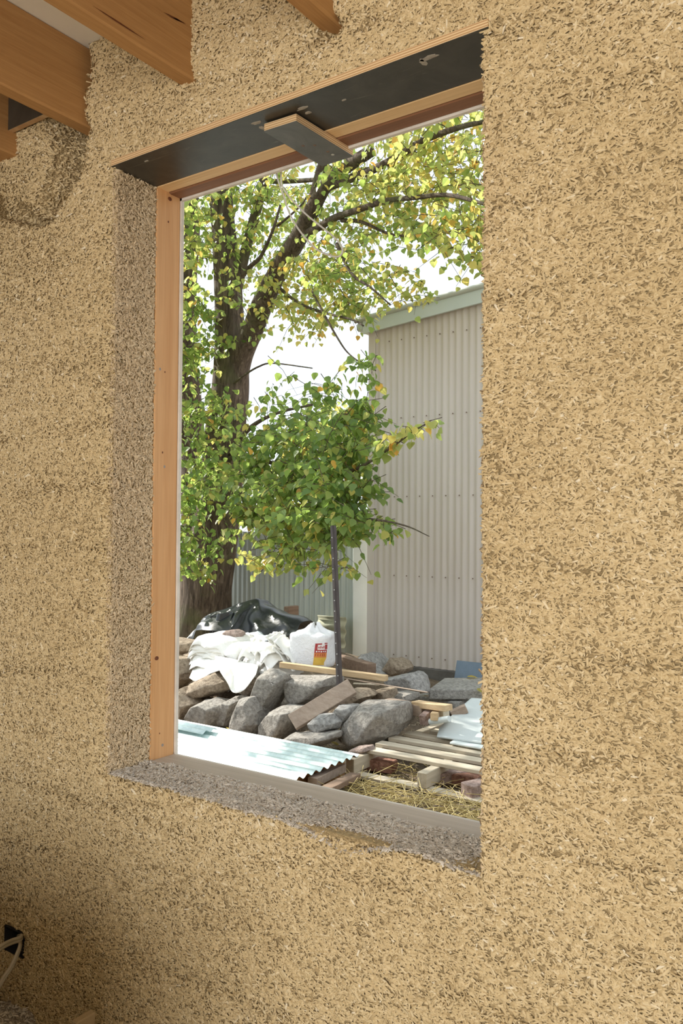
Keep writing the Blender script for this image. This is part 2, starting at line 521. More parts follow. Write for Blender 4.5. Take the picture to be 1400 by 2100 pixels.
def relief(x, z):
    """how far the inner face lies behind y = 0 (positive = recessed)"""
    x = np.asarray(x, float); z = np.asarray(z, float)
    d = 0.0035 * NA(x, z) + 0.002 * NB(x, z) + 0.0015 * NC(x, z)
    r = lift_rough(x, z)
    d = d + 0.007 * r * (0.5 + NC(x + 3, z))
    # broken pocket left of the opening, below the second joist
    xe = -1.772 - 0.015 * NB(x * 0, z) - 0.12 * sstep(2.47, 2.34, z)
    ze = 2.36 + 0.035 * NA(x + 2, z * 0) + 0.03 * sstep(-1.95, -2.12, x)
    ins = sstep(0, 0.016, xe - x) * sstep(0, 0.022, z - ze)
    er = (1 - sstep(0.085, 0.19, xe - x + 0.02 * NB(x, z))) * sstep(2.36, 2.42, z)
    eb = (1 - sstep(0.03, 0.085, z - ze + 0.012 * NC(x, z))) * (0.75 + 0.5 * NB(x, z * 0 + 3))
    el = np.exp(-np.clip(x + 2.19, 0, 9) / 0.07) * sstep(2.52, 2.46, z) * 0.6
    d = d + ins * (0.010 + 0.115 * np.maximum(er, np.maximum(0.65 * eb, 0.3 * el)))
    # pockets under the joist ends
    for jx, jw in JX[1:]:
        cx = jx - 0.014
        k = 0.075 if jx > -1.2 else 0.02
        d = d + k * np.exp(-((x - cx) / 0.026) ** 2 - ((z - (jz - 0.012)) / 0.02) ** 2)
        d = d + 0.010 * np.exp(-((x - cx) / 0.09) ** 2 - ((z - (jz - 0.02)) / 0.03) ** 2) * (0.6 + NC(x, z))
    # ragged lip of the opening: softened corner, broken near the sill
    dl = np.clip(XL - x, 0, 9)
    mid = (z > ZS - 0.01) & (z < ZT)
    d = d + np.where((x <= XL) & mid, 0.010 * np.exp(-dl / 0.010), 0)
    db = np.clip(ZS - z, 0, 9)
    inx = (x > XL) & (x < XR)
    sag = 0.014 + 0.03 * np.exp(-((x + 0.95) / 0.09) ** 2)
    d = d + np.where(inx & (z <= ZS), sag * np.exp(-db / 0.012), 0)
    return d
# socket hole
SK0, SK1 = at(9, 1902, 0), at(46, 1950, 0)
SKX0, SKX1, SKZ0, SKZ1 = SK0.x, SK1.x, at(28, 1957, 0).z, at(28, 1906, 0).z

def axis_cells(lo, hi, step, fixed):
    pts = [lo] + sorted([f for f in fixed if lo < f < hi]) + [hi]
    out = []
    for a, b_ in zip(pts[:-1], pts[1:]):
        n = max(1, int(round((b_ - a) / step)))
        out += [a + (b_ - a) * i / n for i in range(n)]
    return np.array(out + [hi])
gx = axis_cells(XWL - 0.012, 0.75, 0.012, [SKX0, SKX1, XL, XR])
gz = axis_cells(0.0, ZC, 0.012, [SKZ0, SKZ1, ZS, ZT + PLY])
GX, GZ = np.meshgrid(gx, gz, indexing='ij')
GD = relief(GX, GZ)
nx, nz = len(gx), len(gz)
V = np.stack([GX.ravel(), GD.ravel() + 0.0040, GZ.ravel()], axis=1).tolist()
FA = []
for i in range(nx - 1):
    xc = (gx[i] + gx[i + 1]) / 2
    for j in range(nz - 1):
        zc = (gz[j] + gz[j + 1]) / 2
        if XL < xc < XR and ZS < zc < ZT + PLY: continue
        if SKX0 < xc < SKX1 and SKZ0 < zc < SKZ1: continue
        a = i * nz + j
        FA.append((a, a + nz, a + nz + 1, a + 1))
# body behind the inner face
YB = 0.015
bodies = [((XWL, 0.16, 0), (XL - 0.05, WT, ZC)), ((XR, YB, 0), (0.75, WT, ZC)), ((XL, YB + 0.05, 0), (XR, WT, ZS - 0.002)), ((XL, 0.11, ZT + PLY), (XR, WT, ZC)), ((XL, 0.012, ZT + PLY), (XR, 0.12, ZT + PLY + 0.02)),
          ((XWL - 0.25, YB, 0), (XWL, WT, ZC)), ((0.75, 0.0, 0), (3.2, WT, ZC)),
          ((XL - 0.06, YB + 0.008, ZS - 0.02), (XL - 0.002, D1 + 0.02, ZT + PLY)), ((XL, 0.012, ZS - 0.01), (XR, D1, ZS - 0.001))]
bv, bf = multi_box(bodies)
n0 = len(V)
V += bv; FA += [tuple(i + n0 for i in q) for q in bf]
wall = mesh_obj('wall_front', V, FA, G['hempcrete'], origin=(0, 0, 0))
tag(wall, 'tan hempcrete wall of packed shiv around the window opening', 'wall', kind='structure')

def make_chips(name, P, T, B, Nn, L, W, H, tint, mat, parent):
    """P centre, T long axis, B across, Nn outwards: shallow tapered slivers, 5 quads each"""
    n = len(P)
    hl, hw = (L / 2)[:, None], (W / 2)[:, None]
    h = H[:, None]
    tp = RNG.uniform(0.55, 0.92, n)[:, None]; tw = RNG.uniform(0.45, 0.9, n)[:, None]
    sk = RNG.uniform(-0.25, 0.25, n)[:, None]
    vs_ = np.empty((n, 8, 3))
    k = 0
    for sx, sy in ((-1, -1), (1, -1), (1, 1), (-1, 1)):
        vs_[:, k] = P + T * (sx * hl * (1 + sk * sy)) + B * (sy * hw) - Nn * h
        vs_[:, k + 4] = P + T * (sx * hl * tp * (1 + sk * sy)) + B * (sy * hw * tw) + Nn * h
        k += 1
    quad = np.array([[4, 5, 6, 7], [0, 1, 5, 4], [1, 2, 6, 5], [2, 3, 7, 6], [3, 0, 4, 7]])
    faces = (np.arange(n)[:, None, None] * 8 + quad[None]).reshape(-1)
    me = bpy.data.meshes.new(name)
    me.vertices.add(n * 8); me.loops.add(n * 20); me.polygons.add(n * 5)
    me.vertices.foreach_set('co', vs_.reshape(-1))
    me.loops.foreach_set('vertex_index', faces.astype(np.int32))
    me.polygons.foreach_set('loop_start', np.arange(0, n * 20, 4, dtype=np.int32))
    me.update(calc_edges=True)
    at_ = me.attributes.new('tint', 'FLOAT', 'POINT')
    at_.data.foreach_set('value', np.repeat(tint, 8).astype(np.float32))
    me.materials.append(mat)
    o = bpy.data.objects.new(name, me)
    COL.objects.link(o)
    o.parent = parent
    o.location = -_world_loc(parent)
    return tag(o, kind='stuff')

def scatter_frame(n, u, v, w, rough, flow=None):
    """random in-plane orientation with out-of-plane tilt growing with rough"""
    a = RNG.uniform(0, math.pi, n) if flow is None else flow
    u, v, w = [np.broadcast_to(np.asarray(q, float), (n, 3)) for q in (u, v, w)]
    T = u * np.cos(a)[:, None] + v * np.sin(a)[:, None]
    t1 = RNG.normal(0, 1, n) * (0.10 + 0.42 * rough)
    T2 = T * np.cos(t1)[:, None] + w * np.sin(t1)[:, None]
    B = np.cross(w, T2); B /= np.linalg.norm(B, axis=1)[:, None]
    t2 = RNG.normal(0, 1, n) * (0.20 + 0.5 * rough)
    Nn = np.cross(T2, B)
    B2 = B * np.cos(t2)[:, None] + Nn * np.sin(t2)[:, None]
    N2 = np.cross(T2, B2)
    s = np.sign(np.einsum('ij,ij->i', N2, w)); s[s == 0] = 1
    return T2, B2, N2 * s[:, None]

def chip_sizes(n, rough):
    L = np.clip(RNG.lognormal(math.log(0.0082), 0.42, n), 0.004, 0.026) * (1 + 0.30 * rough)
    W = np.clip(RNG.lognormal(math.log(0.00255), 0.34, n), 0.0015, 0.007) * (1 + 0.25 * rough)
    H = np.clip(W * RNG.uniform(0.22, 0.42, n), 0.0006, 0.0025)
    return L, W, H

# chips over the inner face
NCH = 430000
cx = RNG.uniform(XWL, -0.10, NCH); cz = RNG.uniform(0.05, ZC - 0.005, NCH)
keep = ~((cx > XL - 0.001) & (cx < XR + 0.001) & (cz > ZS - 0.002) & (cz < ZT + PLY + 0.003))
keep &= ~((cx > SKX0 - 0.004) & (cx < SKX1 + 0.004) & (cz > SKZ0 - 0.004) & (cz < SKZ1 + 0.004))
keep &= (cz > np.interp(cx, [-2.19, -0.3], [0.05, 0.60])) & (cz < np.interp(cx, [-1.4, -1.0, -0.65, -0.3], [2.79, 2.67, 2.54, 2.43]))
keep &= RNG.random(NCH) < np.interp(cx, [-2.19, -1.5, -0.6], [0.72, 0.84, 1.0])
keep &= RNG.random(NCH) > 0.45 * lift_rough(cx, cz)
for jx, jw in JX:
    keep &= ~((cx > jx - jw) & (cx < jx) & (cz > jz))
cx, cz = cx[keep], cz[keep]
n = len(cx)
rg = lift_rough(cx, cz)
e = 0.006
dd = relief(cx, cz)
gxn = (relief(cx + e, cz) - relief(cx - e, cz)) / (2 * e); gzn = (relief(cx, cz + e) - relief(cx, cz - e)) / (2 * e)
steep = np.clip(np.hypot(gxn, gzn) * 1.2, 0, 1)
rg = np.clip(rg + 0.7 * steep, 0, 1)
Wn = np.stack([gxn, -np.ones(n), gzn], 1); Wn /= np.linalg.norm(Wn, axis=1)[:, None]
Un = np.cross(np.array([0, 0, 1.0]), Wn); Un /= np.linalg.norm(Un, axis=1)[:, None]
Vn = np.cross(Wn, Un)
flow = np.where(RNG.random(n) < 0.6, RNG.normal(0.0, 0.6, n), RNG.uniform(0, math.pi, n))
T, B, Nn = scatter_frame(n, Un, Vn, Wn, rg, flow)
L, W, H = chip_sizes(n, rg)
P = np.stack([cx, dd, cz], 1) + Wn * (RNG.uniform(-0.0027, 0.0008, n) + 0.0040 * rg * RNG.uniform(-0.6, 1.0, n))[:, None]
tint = np.clip(RNG.normal(0.5, 0.2, n) + 0.12 * NA(cx, cz), 0, 1)
make_chips('hemp_shiv', P, T, B, Nn, L, W, H, tint, G['shiv'], wall)
# left reveal
n = 16000
py_ = RNG.uniform(-0.004, D1 - 0.001, n); pz = RNG.uniform(ZS, ZT - 0.002, n)
rg = lift_rough(py_ * 1.7 - 2.0, pz)
rg = np.clip(rg, 0, 1)
T, B, Nn = scatter_frame(n, (0, 1, 0), (0, 0, 1), (1, 0, 0), rg)
L, W, H = chip_sizes(n, rg)
off = 0.006 * np.exp(-np.clip(py_ + 0.004, 0, 1) / 0.010)
P = np.stack([XL - off + RNG.uniform(-0.0015, 0.002, n) + 0.003 * rg * RNG.uniform(-0.3, 1, n), py_ + 0.008 * (py_ < 0.01), pz], 1)
make_chips('reveal_shiv', P, T, B, Nn, L, W, H, np.clip(RNG.normal(0.5, 0.2, n), 0, 1), G['shiv_reveal'], wall)
# right reveal edge
n = 4500
py_ = RNG.uniform(0.0, D1, n) ** 1.0; pz = RNG.uniform(ZS, ZT, n)
rg = RNG.uniform(0, 0.8, n)
T, B, Nn = scatter_frame(n, (0, 1, 0), (0, 0, 1), (-1, 0, 0), rg)
L, W, H = chip_sizes(n, rg)
P = np.stack([XR + RNG.uniform(-0.0012, 0.002, n), py_, pz], 1)
make_chips('reveal_shiv', P, T, B, Nn, L, W, H, np.clip(RNG.normal(0.5, 0.2, n), 0, 1), G['shiv_reveal'], wall)
# dusty grey sill
n = 13000
px_ = RNG.uniform(XL, XR, n); py_ = RNG.uniform(0.004, D1 + 0.004, n)
sag = (0.014 + 0.03 * np.exp(-((px_ + 0.95) / 0.09) ** 2))
rg = np.clip(0.35 + 0.4 * NB(px_, py_ * 3) + 0.6 * np.exp(-((px_ + 0.95) / 0.10) ** 2 - (py_ / 0.05) ** 2) + 0.5 * np.exp(-((px_ + 0.66) / 0.05) ** 2), 0, 1)
zz = ZS + 0.002 + 0.004 * NB(px_ * 1.5, py_ * 3) - 0.030 * np.exp(-((px_ + 0.95) / 0.085) ** 2 - (py_ / 0.035) ** 2) - 0.012 * np.exp(-((px_ + 0.66) / 0.05) ** 2 - (py_ / 0.09) ** 2)
T, B, Nn = scatter_frame(n, (1, 0, 0), (0, 1, 0), (0, 0, 1), rg)
L, W, H = chip_sizes(n, rg)
P = np.stack([px_, py_, zz + RNG.uniform(-0.001, 0.003, n)], 1)
make_chips('sill_shiv', P, T, B, Nn, L, W, H, np.clip(RNG.normal(0.5, 0.22, n), 0, 1), G['shiv_grey'], wall)
# sill bed under the chips
sx_ = np.linspace(XL, XR, 90); sy_ = np.linspace(0.012, D1, 14)
SX, SY = np.meshgrid(sx_, sy_, indexing='ij')
SZ = ZS + 0.001 + 0.004 * NB(SX * 1.5, SY * 3) - 0.030 * np.exp(-((SX + 0.95) / 0.085) ** 2 - (SY / 0.035) ** 2) - 0.012 * np.exp(-((SX + 0.66) / 0.05) ** 2 - (SY / 0.09) ** 2)
Vs = np.stack([SX.ravel(), SY.ravel(), SZ.ravel()], 1)
Fs = [(i * 14 + j, (i + 1) * 14 + j, (i + 1) * 14 + j + 1, i * 14 + j + 1) for i in range(89) for j in range(13)]
mesh_obj('sill_bed', Vs, Fs, G['hempcrete_grey'], wall)

# room shell
o = box('wall_left', (XWL - 0.25, -5.0, 0), (XWL, 0.0, ZC), G['hempcrete']); tag(o, 'tan hempcrete side wall at the room corner', 'wall', kind='structure')
o = box('floor', (XWL - 0.25, -5.0, -0.10), (3.2, 0.0, 0.0), G['slab_floor']); tag(o, 'dusty concrete floor slab', 'floor', kind='structure')
o = box('ceiling', (XWL - 0.25, -5.0, ZC), (3.2, WT, ZC + 0.02), G['ceiling_board']); tag(o, 'off-white board ceiling above the joists', 'ceiling', kind='structure')
o = box('shade_eave', (XWL - 2.5, WT, ZC + 0.02), (4.2, 0.80, ZC + 0.10), G['ceiling_board']); tag(o, 'added unseen eave keeping sun off the window sill', 'eave', kind='structure')  # overhang added out of view to block direct sun from the sill
o = box('shade_wall_low', (XWL, -0.98, 0), (-1.08, -0.74, 0.78), G['hempcrete']); tag(o, 'added unseen low partition shading the lower left of the window wall', 'wall', kind='structure')  # blocker added out of view to shade the lower left corner
o = box('bounce_wall_right', (3.0, -5.0, 0), (3.2, 0.0, ZC), G['hempcrete']); tag(o, 'tan wall added unseen on the right for the light in the room', 'wall', kind='structure')  # added out of view to bounce light back into the room

# ------------------------------------------------------------------ window frame
win = thing('window_1', ((XL + XR) / 2, D1, ZS), 'unglazed pine window frame set in the hempcrete wall', 'window', kind='structure')
post = box('jamb_post', (XL - 0.045, D1, ZS - 0.05), (XL + 0.003, D3, ZT + 0.09), G['frame_pine_z'], win, 0.002)
hy = 0.188
head = box('head_rail', (XL, D1, ZT - 0.001), (XR + 0.05, hy, ZT + 0.09), G['frame_pine_x'], win, 0.002)
head2 = box('outer_head_rail', (XL, hy + 0.001, ZT - 0.004), (XR + 0.05, D3, ZT + 0.09), G['brown_timber_x'], win, 0.002)
sill = box('sill_plate', (XL + 0.003, D1 - 0.002, ZS - 0.05), (XR + 0.05, D3, ZS + 0.003), G['dusty_timber_x'], win, 0.002)
mb = [((XL - 0.045, D3, ZS - 0.05), (XL + 0.008, D3 + 0.010, ZT + 0.09)), ((XL, D3, ZT - 0.010), (XR + 0.05, D3 + 0.010, ZT + 0.05)), ((XL, D3, ZS - 0.05), (XR + 0.05, D3 + 0.012, ZS + 0.001))]
for q in mb:
    box('membrane_edge', q[0], q[1], G['membrane'], win)
# knots and nail marks on the post: small flush discs
def disc(name, c, nrm, r1, r2, mat, parent, up=(0, 0, 1), n=14, th=0.0012):
    nrm = Vector(nrm).normalized(); u = Vector(up); s = u.cross(nrm).normalized(); u = nrm.cross(s)
    V = []
    for k in range(n):
        a = 2 * math.pi * k / n
        q = Vector(c) + s * (r1 * math.cos(a)) + u * (r2 * math.sin(a))
        V += [q - nrm * th, q + nrm * th * 0.5]
    F_ = [(2 * k, 2 * ((k + 1) % n), 2 * ((k + 1) % n) + 1, 2 * k + 1) for k in range(n)]
    F_.append(tuple(2 * k + 1 for k in range(n)))
    return fix_normals(mesh_obj(name, V, F_, mat, parent))
for qx, qy, r, rz, mt in ((348, 408, 0.007, 0.0055, 'knot'), (321, 1350, 0.007, 0.0055, 'knot'), (328, 757, 0.003, 0.004, 'nail_grey'), (338, 763, 0.002, 0.0025, 'knot'), (333, 928, 0.002, 0.003, 'knot'), (337, 957, 0.003, 0.004, 'nail_grey'), (345, 455, 0.0025, 0.003, 'knot'), (333, 1528, 0.004, 0.004, 'nail_grey'), (327, 1504, 0.0015, 0.002, 'knot')):
    p = atx(qx, qy, XL + 0.003)
    disc('knot' if mt == 'knot' else 'nail_head', p, (1, 0, 0), r, rz, G[mt], post)

# form ply soffit board over the opening
fp = thing('formwork_board', ((XL + XR) / 2, 0.07, ZT), 'long black-faced plywood board lining the top of the window opening', 'plywood board')
box('plywood_core', (XL - 0.004, -0.006, ZT + 0.0012), (XR + 0.012, D1, ZT + PLY), G['ply_edge'], fp, 0.0008)
bface = box('black_face', (XL - 0.004, -0.0055, ZT), (XR + 0.012, D1 - 0.001, ZT + 0.0014), G['formply'], fp)
# lime smears on its underside
for qx, qy, sx, sy in ((525, 252, 0.012, 0.006), (538, 262, 0.006, 0.010), (620, 222, 0.014, 0.005), (632, 231, 0.008, 0.005), (880, 118, 0.020, 0.006), (868, 128, 0.006, 0.012), (300, 330, 0.008, 0.003), (705, 205, 0.006, 0.003)):
    p = atz(qx, qy, ZT)
    V_ = []
    k = 16
    for i in range(k):
        a = 2 * math.pi * i / k
        r = 1 + 0.55 * mnoise.noise(Vector((math.cos(a) * 1.6 + qx, math.sin(a) * 1.6, qy)))
        V_.append((p.x + sx * r * math.cos(a), p.y + sy * r * math.sin(a), ZT - 0.0006))
    V_ += [(v[0], v[1], ZT + 0.0005) for v in V_]
    mesh_obj('lime_smear', V_, [tuple(range(k))] + [(i, (i + 1) % k, (i + 1) % k + k, i + k) for i in range(k)], G['lime_smear'], bface)

# short ply cleat screwed under the head
zc_ = ZT - 0.004
c00, c10 = atz(541, 270, zc_ - 0.018), atz(607, 249, zc_ - 0.018)
c11, c01 = atz(724, 321, zc_ - 0.018), atz(660, 341, zc_ - 0.018)
cl = thing('plywood_cleat', ((c00 + c11) / 2)[:3], 'short grey-faced plywood block screwed under the window head', 'plywood block')
def prism(name, base, z0, z1, mat, parent):
    V_ = [(p.x, p.y, z0) for p in base] + [(p.x, p.y, z1) for p in base]
    k = len(base)
    F_ = [tuple(range(k)), tuple(range(2 * k - 1, k - 1, -1))] + [(i, (i + 1) % k, (i + 1) % k + k, i + k) for i in range(k)]
    return fix_normals(mesh_obj(name, V_, F_, mat, parent))
bevel(prism('plywood_core', [c00, c10, c11, c01], zc_ - 0.0166, zc_, G['ply_edge'], cl), 0.0008)
gface = prism('grey_face', [c00, c10, c11, c01], zc_ - 0.018, zc_ - 0.0164, G['cleat_face'], cl)
for qx, qy, mt in ((621, 299, 'screw_rust'), (645, 298, 'screw_rust'), (672, 311, 'screw_rust'), (682, 317, 'screw_zinc')):
    p = atz(qx, qy, zc_ - 0.018)
    disc('screw', p, (0, 0, -1), 0.004, 0.004, G[mt], gface, up=(0, 1, 0))

# thin pale cable looping down from the head
pts_px = [(565, 349), (568, 362), (574, 382), (582, 402), (588, 424), (597, 445), (612, 470), (632, 495), (652, 513), (676, 524), (694, 526), (702, 515), (697, 500), (680, 482), (655, 462), (628, 440), (606, 418), (590, 400), (578, 380), (576, 360), (576.5, 344)]
cpts = []
for i, (a, b_) in enumerate(pts_px):
    t = i / (len(pts_px) - 1)
    cpts.append(at(a, b_, 0.262 + 0.05 * math.sin(t * math.pi)))
cpts[0] = at(565, 340, 0.246); cpts[-1] = at(577, 336, 0.246)
v_, f_ = tube_vf(catmull(cpts, 6), 0.0023, 8)
o = mesh_obj('cable', v_, f_, G['cable_white'], smooth=True)
tag(o, 'thin white cable hanging in a long loop from the window head', 'cable')

# ------------------------------------------------------------------ joists
jl = ['pine ceiling joist half cut off at the left edge of the picture', 'deep pine ceiling joist beside the broken pocket in the wall', 'long pine ceiling joist with a drying crack, above the window corner', 'pine ceiling joist whose end shows at the top above the window']
for (jx, jw), lb in zip(JX, jl):
    t = thing('ceiling_joist', (jx - jw / 2, -1.5, jz), lb, 'joist', 'ceiling joists')
    tbm = box('timber', (jx - jw, -4.9, jz), (jx, 0.09, ZC), G['joist_pine'], t, 0.004)
    if lb == jl[2]:
        # drying cracks on its face
        for a, b_, w_ in (((190, 12), (298, 82), 0.0022), ((335, 25), (381, 50), 0.0022), ((345, 33), (378, 47), 0.0014)):
            p, q = atx(a[0], a[1], jx), atx(b_[0], b_[1], jx)
            seg = 10; V_ = []
            for i in range(seg + 1):
                tt = i / seg
                c = p.lerp(q, tt); ww = w_ * math.sin(math.pi * min(max(tt, 0.03), 0.97)) * (0.8 + 0.4 * random.random())
                V_ += [(jx + 0.0006, c.y, c.z - ww), (jx + 0.0006, c.y, c.z + ww)]
            mesh_obj('drying_crack', V_, [(2 * i, 2 * i + 2, 2 * i + 3, 2 * i + 1) for i in range(seg)], G['knot'], tbm)
# leftover form ply between the first two joists
t = thing('formwork_board', (-1.98, -0.01, 2.62), 'black plywood sheet against the wall between the two leftmost joists', 'plywood board')
zb = at(14, 268, -0.018).z
box('plywood_core', (-2.104, -0.016, zb), (-1.841, -0.0, ZC - 0.001), G['ply_edge'], t)
box('black_face', (-2.1035, -0.0175, zb + 0.0005), (-1.8415, -0.0155, ZC - 0.0015), G['formply'], t)

# ------------------------------------------------------------------ socket box and its cables
t = thing('wall_box', ((SKX0 + SKX1) / 2, 0.02, SKZ0), 'open black cable box sunk in the wall near the floor', 'electrical box')
a_ = 0.003
for nm, p0, p1 in (('back', (SKX0, 0.055, SKZ0), (SKX1, 0.058, SKZ1)), ('side', (SKX0, 0.0, SKZ0), (SKX0 + a_, 0.055, SKZ1)), ('side', (SKX1 - a_, 0.0, SKZ0), (SKX1, 0.055, SKZ1)), ('side', (SKX0, 0.0, SKZ0), (SKX1, 0.055, SKZ0 + a_)), ('side', (SKX0, 0.0, SKZ1 - a_), (SKX1, 0.055, SKZ1))):
    box(nm, p0, p1, G['box_black'], t)
def flat_cable(pts, lab, nm='power_cable'):
    pp = catmull(pts, 8)
    V_, F_ = [], []
    for s in (-0.0036, 0.0036):
        q = [p + Vector((0, 0, s)) for p in pp]
        v_, f_ = tube_vf(q, 0.0046, 8); n_ = len(V_); V_ += v_; F_ += [tuple(i + n_ for i in g) for g in f_]
    o = mesh_obj(nm, V_, F_, G['cable_cream'], smooth=True)
    return tag(o, lab, 'cable', 'cables out of the wall box')
flat_cable([at(36, 1922, 0.05), at(44, 1921, -0.01), at(40, 1926, -0.035), at(22, 1932, -0.07), at(0, 1944, -0.12), at(-40, 1975, -0.19)], 'upper twin cable running left out of the wall box')
flat_cable([at(40, 1930, 0.05), at(42, 1936, -0.012), at(36, 1955, -0.03), at(22, 1985, -0.05), at(4, 2012, -0.07), at(-20, 2060, -0.09)], 'lower twin cable dropping out of the wall box')

# ------------------------------------------------------------------ heap of swept shiv and a board on the floor
hx, hy_ = np.linspace(XWL, -1.45, 50), np.linspace(-0.75, 0.0, 40)
HX, HY = np.meshgrid(hx, hy_, indexing='ij')
def heap_h(x, y):
    return 0.225 * np.exp(-(np.clip(x + 2.0, 0, 9) / 0.22) ** 2) * np.exp(-((y + 0.06) / 0.30) ** 2) * (1 + 0.18 * NB(x * 2, y * 2)) + 0.008 * NC(x, y) - 0.006
HZ = heap_h(HX, HY)
Vh = np.stack([HX.ravel(), HY.ravel(), HZ.ravel()], 1)
Fh = [(i * 40 + j, (i + 1) * 40 + j, (i + 1) * 40 + j + 1, i * 40 + j + 1) for i in range(49) for j in range(39)]
hp = thing('shiv_heap', (-1.95, -0.2, 0.0), 'heap of loose grey hemp shiv swept into the room corner', 'heap')
mesh_obj('packed_shiv', Vh, Fh, G['hempcrete_grey'], hp, smooth=True)
n = 8000
hxx = RNG.uniform(XWL + 0.004, -1.5, n); hyy = RNG.uniform(-0.7, -0.004, n)
T, B, Nn = scatter_frame(n, (1, 0, 0), (0, 1, 0), (0, 0, 1), np.full(n, 0.9))
L, W, H = chip_sizes(n, np.full(n, 0.6))
make_chips('loose_shiv', np.stack([hxx, hyy, heap_h(hxx, hyy) + RNG.uniform(0, 0.006, n)], 1), T, B, Nn, L, W, H, np.clip(RNG.normal(0.85, 0.2, n), 0, 1), G['shiv_grey'], hp)
p = at(172, 2083, -0.10)
o = beam('cardboard_offcut', (p.x - 0.012, -0.10, 0.0), (p.x + 0.0, -0.10, p.z), 0.055, 0.02, G['card_brown'], up=(1, 0, 0.0))
tag(o, 'small brown offcut standing at the bottom edge near the wall', 'offcut')

# ================================================================== OUTSIDE
def ground_h(x, y):
    m = 0.34 * sstep(3.45, 4.05, y) * (1 - sstep(5.2, 6.4, y)) * sstep(-6.6, -5.9, x) * (1 - sstep(-4.6, -3.8, x))
    return m + 0.012 * NA(x, y) + 0.006 * NB(x, y) - 0.012
gxs = np.concatenate([np.linspace(-40, -9, 16)[:-1], np.linspace(-9, 1, 130), np.linspace(1, 30, 16)[1:]])
gys = np.concatenate([np.linspace(WT - 0.05, 8, 110), np.linspace(8, 60, 20)[1:]])
QX, QY = np.meshgrid(gxs, gys, indexing='ij')
QZ = ground_h(QX, QY)
ng = len(gys)
Vg = np.stack([QX.ravel(), QY.ravel(), QZ.ravel()], 1)
Fg = [(i * ng + j, (i + 1) * ng + j, (i + 1) * ng + j + 1, i * ng + j + 1) for i in range(len(gxs) - 1) for j in range(ng - 1)]
gr = mesh_obj('ground', Vg, Fg, G['dirt'], origin=(0, 0, 0), smooth=True)
tag(gr, 'brown dirt yard strewn with straw and chips', 'ground', kind='structure')
v_, f_ = multi_box([((-40, -45, -0.12), (XWL - 0.25, WT - 0.05, -0.02)), ((3.2, -45, -0.12), (30, WT - 0.05, -0.02)), ((XWL - 0.25, -45, -0.12), (3.2, -5.0, -0.02))])
o = mesh_obj('ground', v_, f_, G['dirt'], origin=(0, -5, 0)); tag(o, 'bare dirt ground on the open side of the building', 'ground', kind='structure')

# ---------------- corrugated sheets: profile along one axis
def corrugated(name, u0, u1, prof_pitch, amp, fn, mat, parent=None, seg=8, rows=2, thick=0.0):
    """fn(u, t, h): point for position u along the corrugation, t across 0..1, h profile height"""
    nU = max(2, int(round((u1 - u0) / prof_pitch * seg)))
    V_, F_ = [], []
    for i in range(nU + 1):
        u = u0 + (u1 - u0) * i / nU
        h = amp * math.sin(2 * math.pi * u / prof_pitch)
        for r in range(rows):
            V_.append(fn(u, r / (rows - 1), h))
    F_ = [(i * rows + r, (i + 1) * rows + r, (i + 1) * rows + r + 1, i * rows + r + 1) for i in range(nU) for r in range(rows - 1)]
    o = mesh_obj(name, V_, F_, mat, parent, smooth=True)
    if thick:
        m = o.modifiers.new('solid', 'SOLIDIFY'); m.thickness = thick; m.offset = 0
    return o

# ---------------- shed
SY_ = 6.15
A = at(755, 1357, SY_); Btm = at(925, 1373, SY_).z
T0, T1 = at(755, 688, SY_), at(993, 625.5, SY_)
slope = (T1.z - T0.z) / (T1.x - T0.x)
sx0 = A.x; sx1 = sx0 + 5.4
base_z = 0.5 * (A.z + Btm)
shed = thing('shed', (sx0 + 2.5, SY_ + 1.5, 0), 'tall beige corrugated metal shed with pale roof trim behind the rock pile', 'shed')
topz = lambda x: T0.z + slope * (x - sx0)
x = sx0 + 0.075
k = 0
SHEETS = []
while x < sx1 - 0.1:
    xe = min(x + 0.762, sx1)
    yo = -0.002 * (k % 2)
    shs = corrugated('wall_sheet', x, xe + 0.03, 0.0762, 0.0085, lambda u, t, h, yo=yo: (u, SY_ + yo - h, base_z + (topz(u) + 0.06 - base_z) * t), G['shed_wall'], shed)
    SHEETS.append((x, xe, shs)); x = xe; k += 1
# corner flashing: flat folded strip
box('corner_flashing', (sx0 - 0.012, SY_ - 0.016, base_z - 0.01), (sx0 + 0.075, SY_ - 0.011, T0.z + 0.03), G['shed_wall'], shed)
box('corner_flashing', (sx0 - 0.014, SY_ - 0.012, base_z - 0.01), (sx0 - 0.008, SY_ + 0.09, T0.z + 0.03), G['shed_wall'], shed)
box('side_wall', (sx0, SY_ + 0.02, 0), (sx0 + 0.02, SY_ + 5, T0.z), G['shed_wall'], shed)
box('base_slab', (sx0 - 0.02, SY_ - 0.02, -0.15), (sx1, SY_ + 5, base_z - 0.012), G['concrete_dark'], shed)
# sloping fascia, capping roll and gutter end
F0 = at(744, 688.5, SY_ - 0.07); 
fh = at(744, 661, SY_ - 0.07).z - F0.z
fx0 = F0.x
def slope_box(name, x0, x1, y0, y1, dz0, dz1, mat):
    V_ = []
    for xx in (x0, x1):
        z = topz(xx)
        V_ += [(xx, y0, z + dz0), (xx, y1, z + dz0), (xx, y1, z + dz1), (xx, y0, z + dz1)]
    F_ = [(0, 1, 2, 3), (7, 6, 5, 4)] + [(i, (i + 4), (i + 1) % 4 + 4, (i + 1) % 4) for i in range(4)]
    return fix_normals(mesh_obj(name, V_, F_, mat, shed))
slope_box('fascia', fx0, sx1 + 0.1, SY_ - 0.075, SY_ - 0.045, 0.01, fh, G['shed_trim'])
slope_box('roof', fx0 - 0.05, sx1 + 0.1, SY_ - 0.05, SY_ + 5.1, fh - 0.03, fh + 0.02, G['shed_cap'])
G0 = at(727, 662, SY_ - 0.08)
rr = 0.030
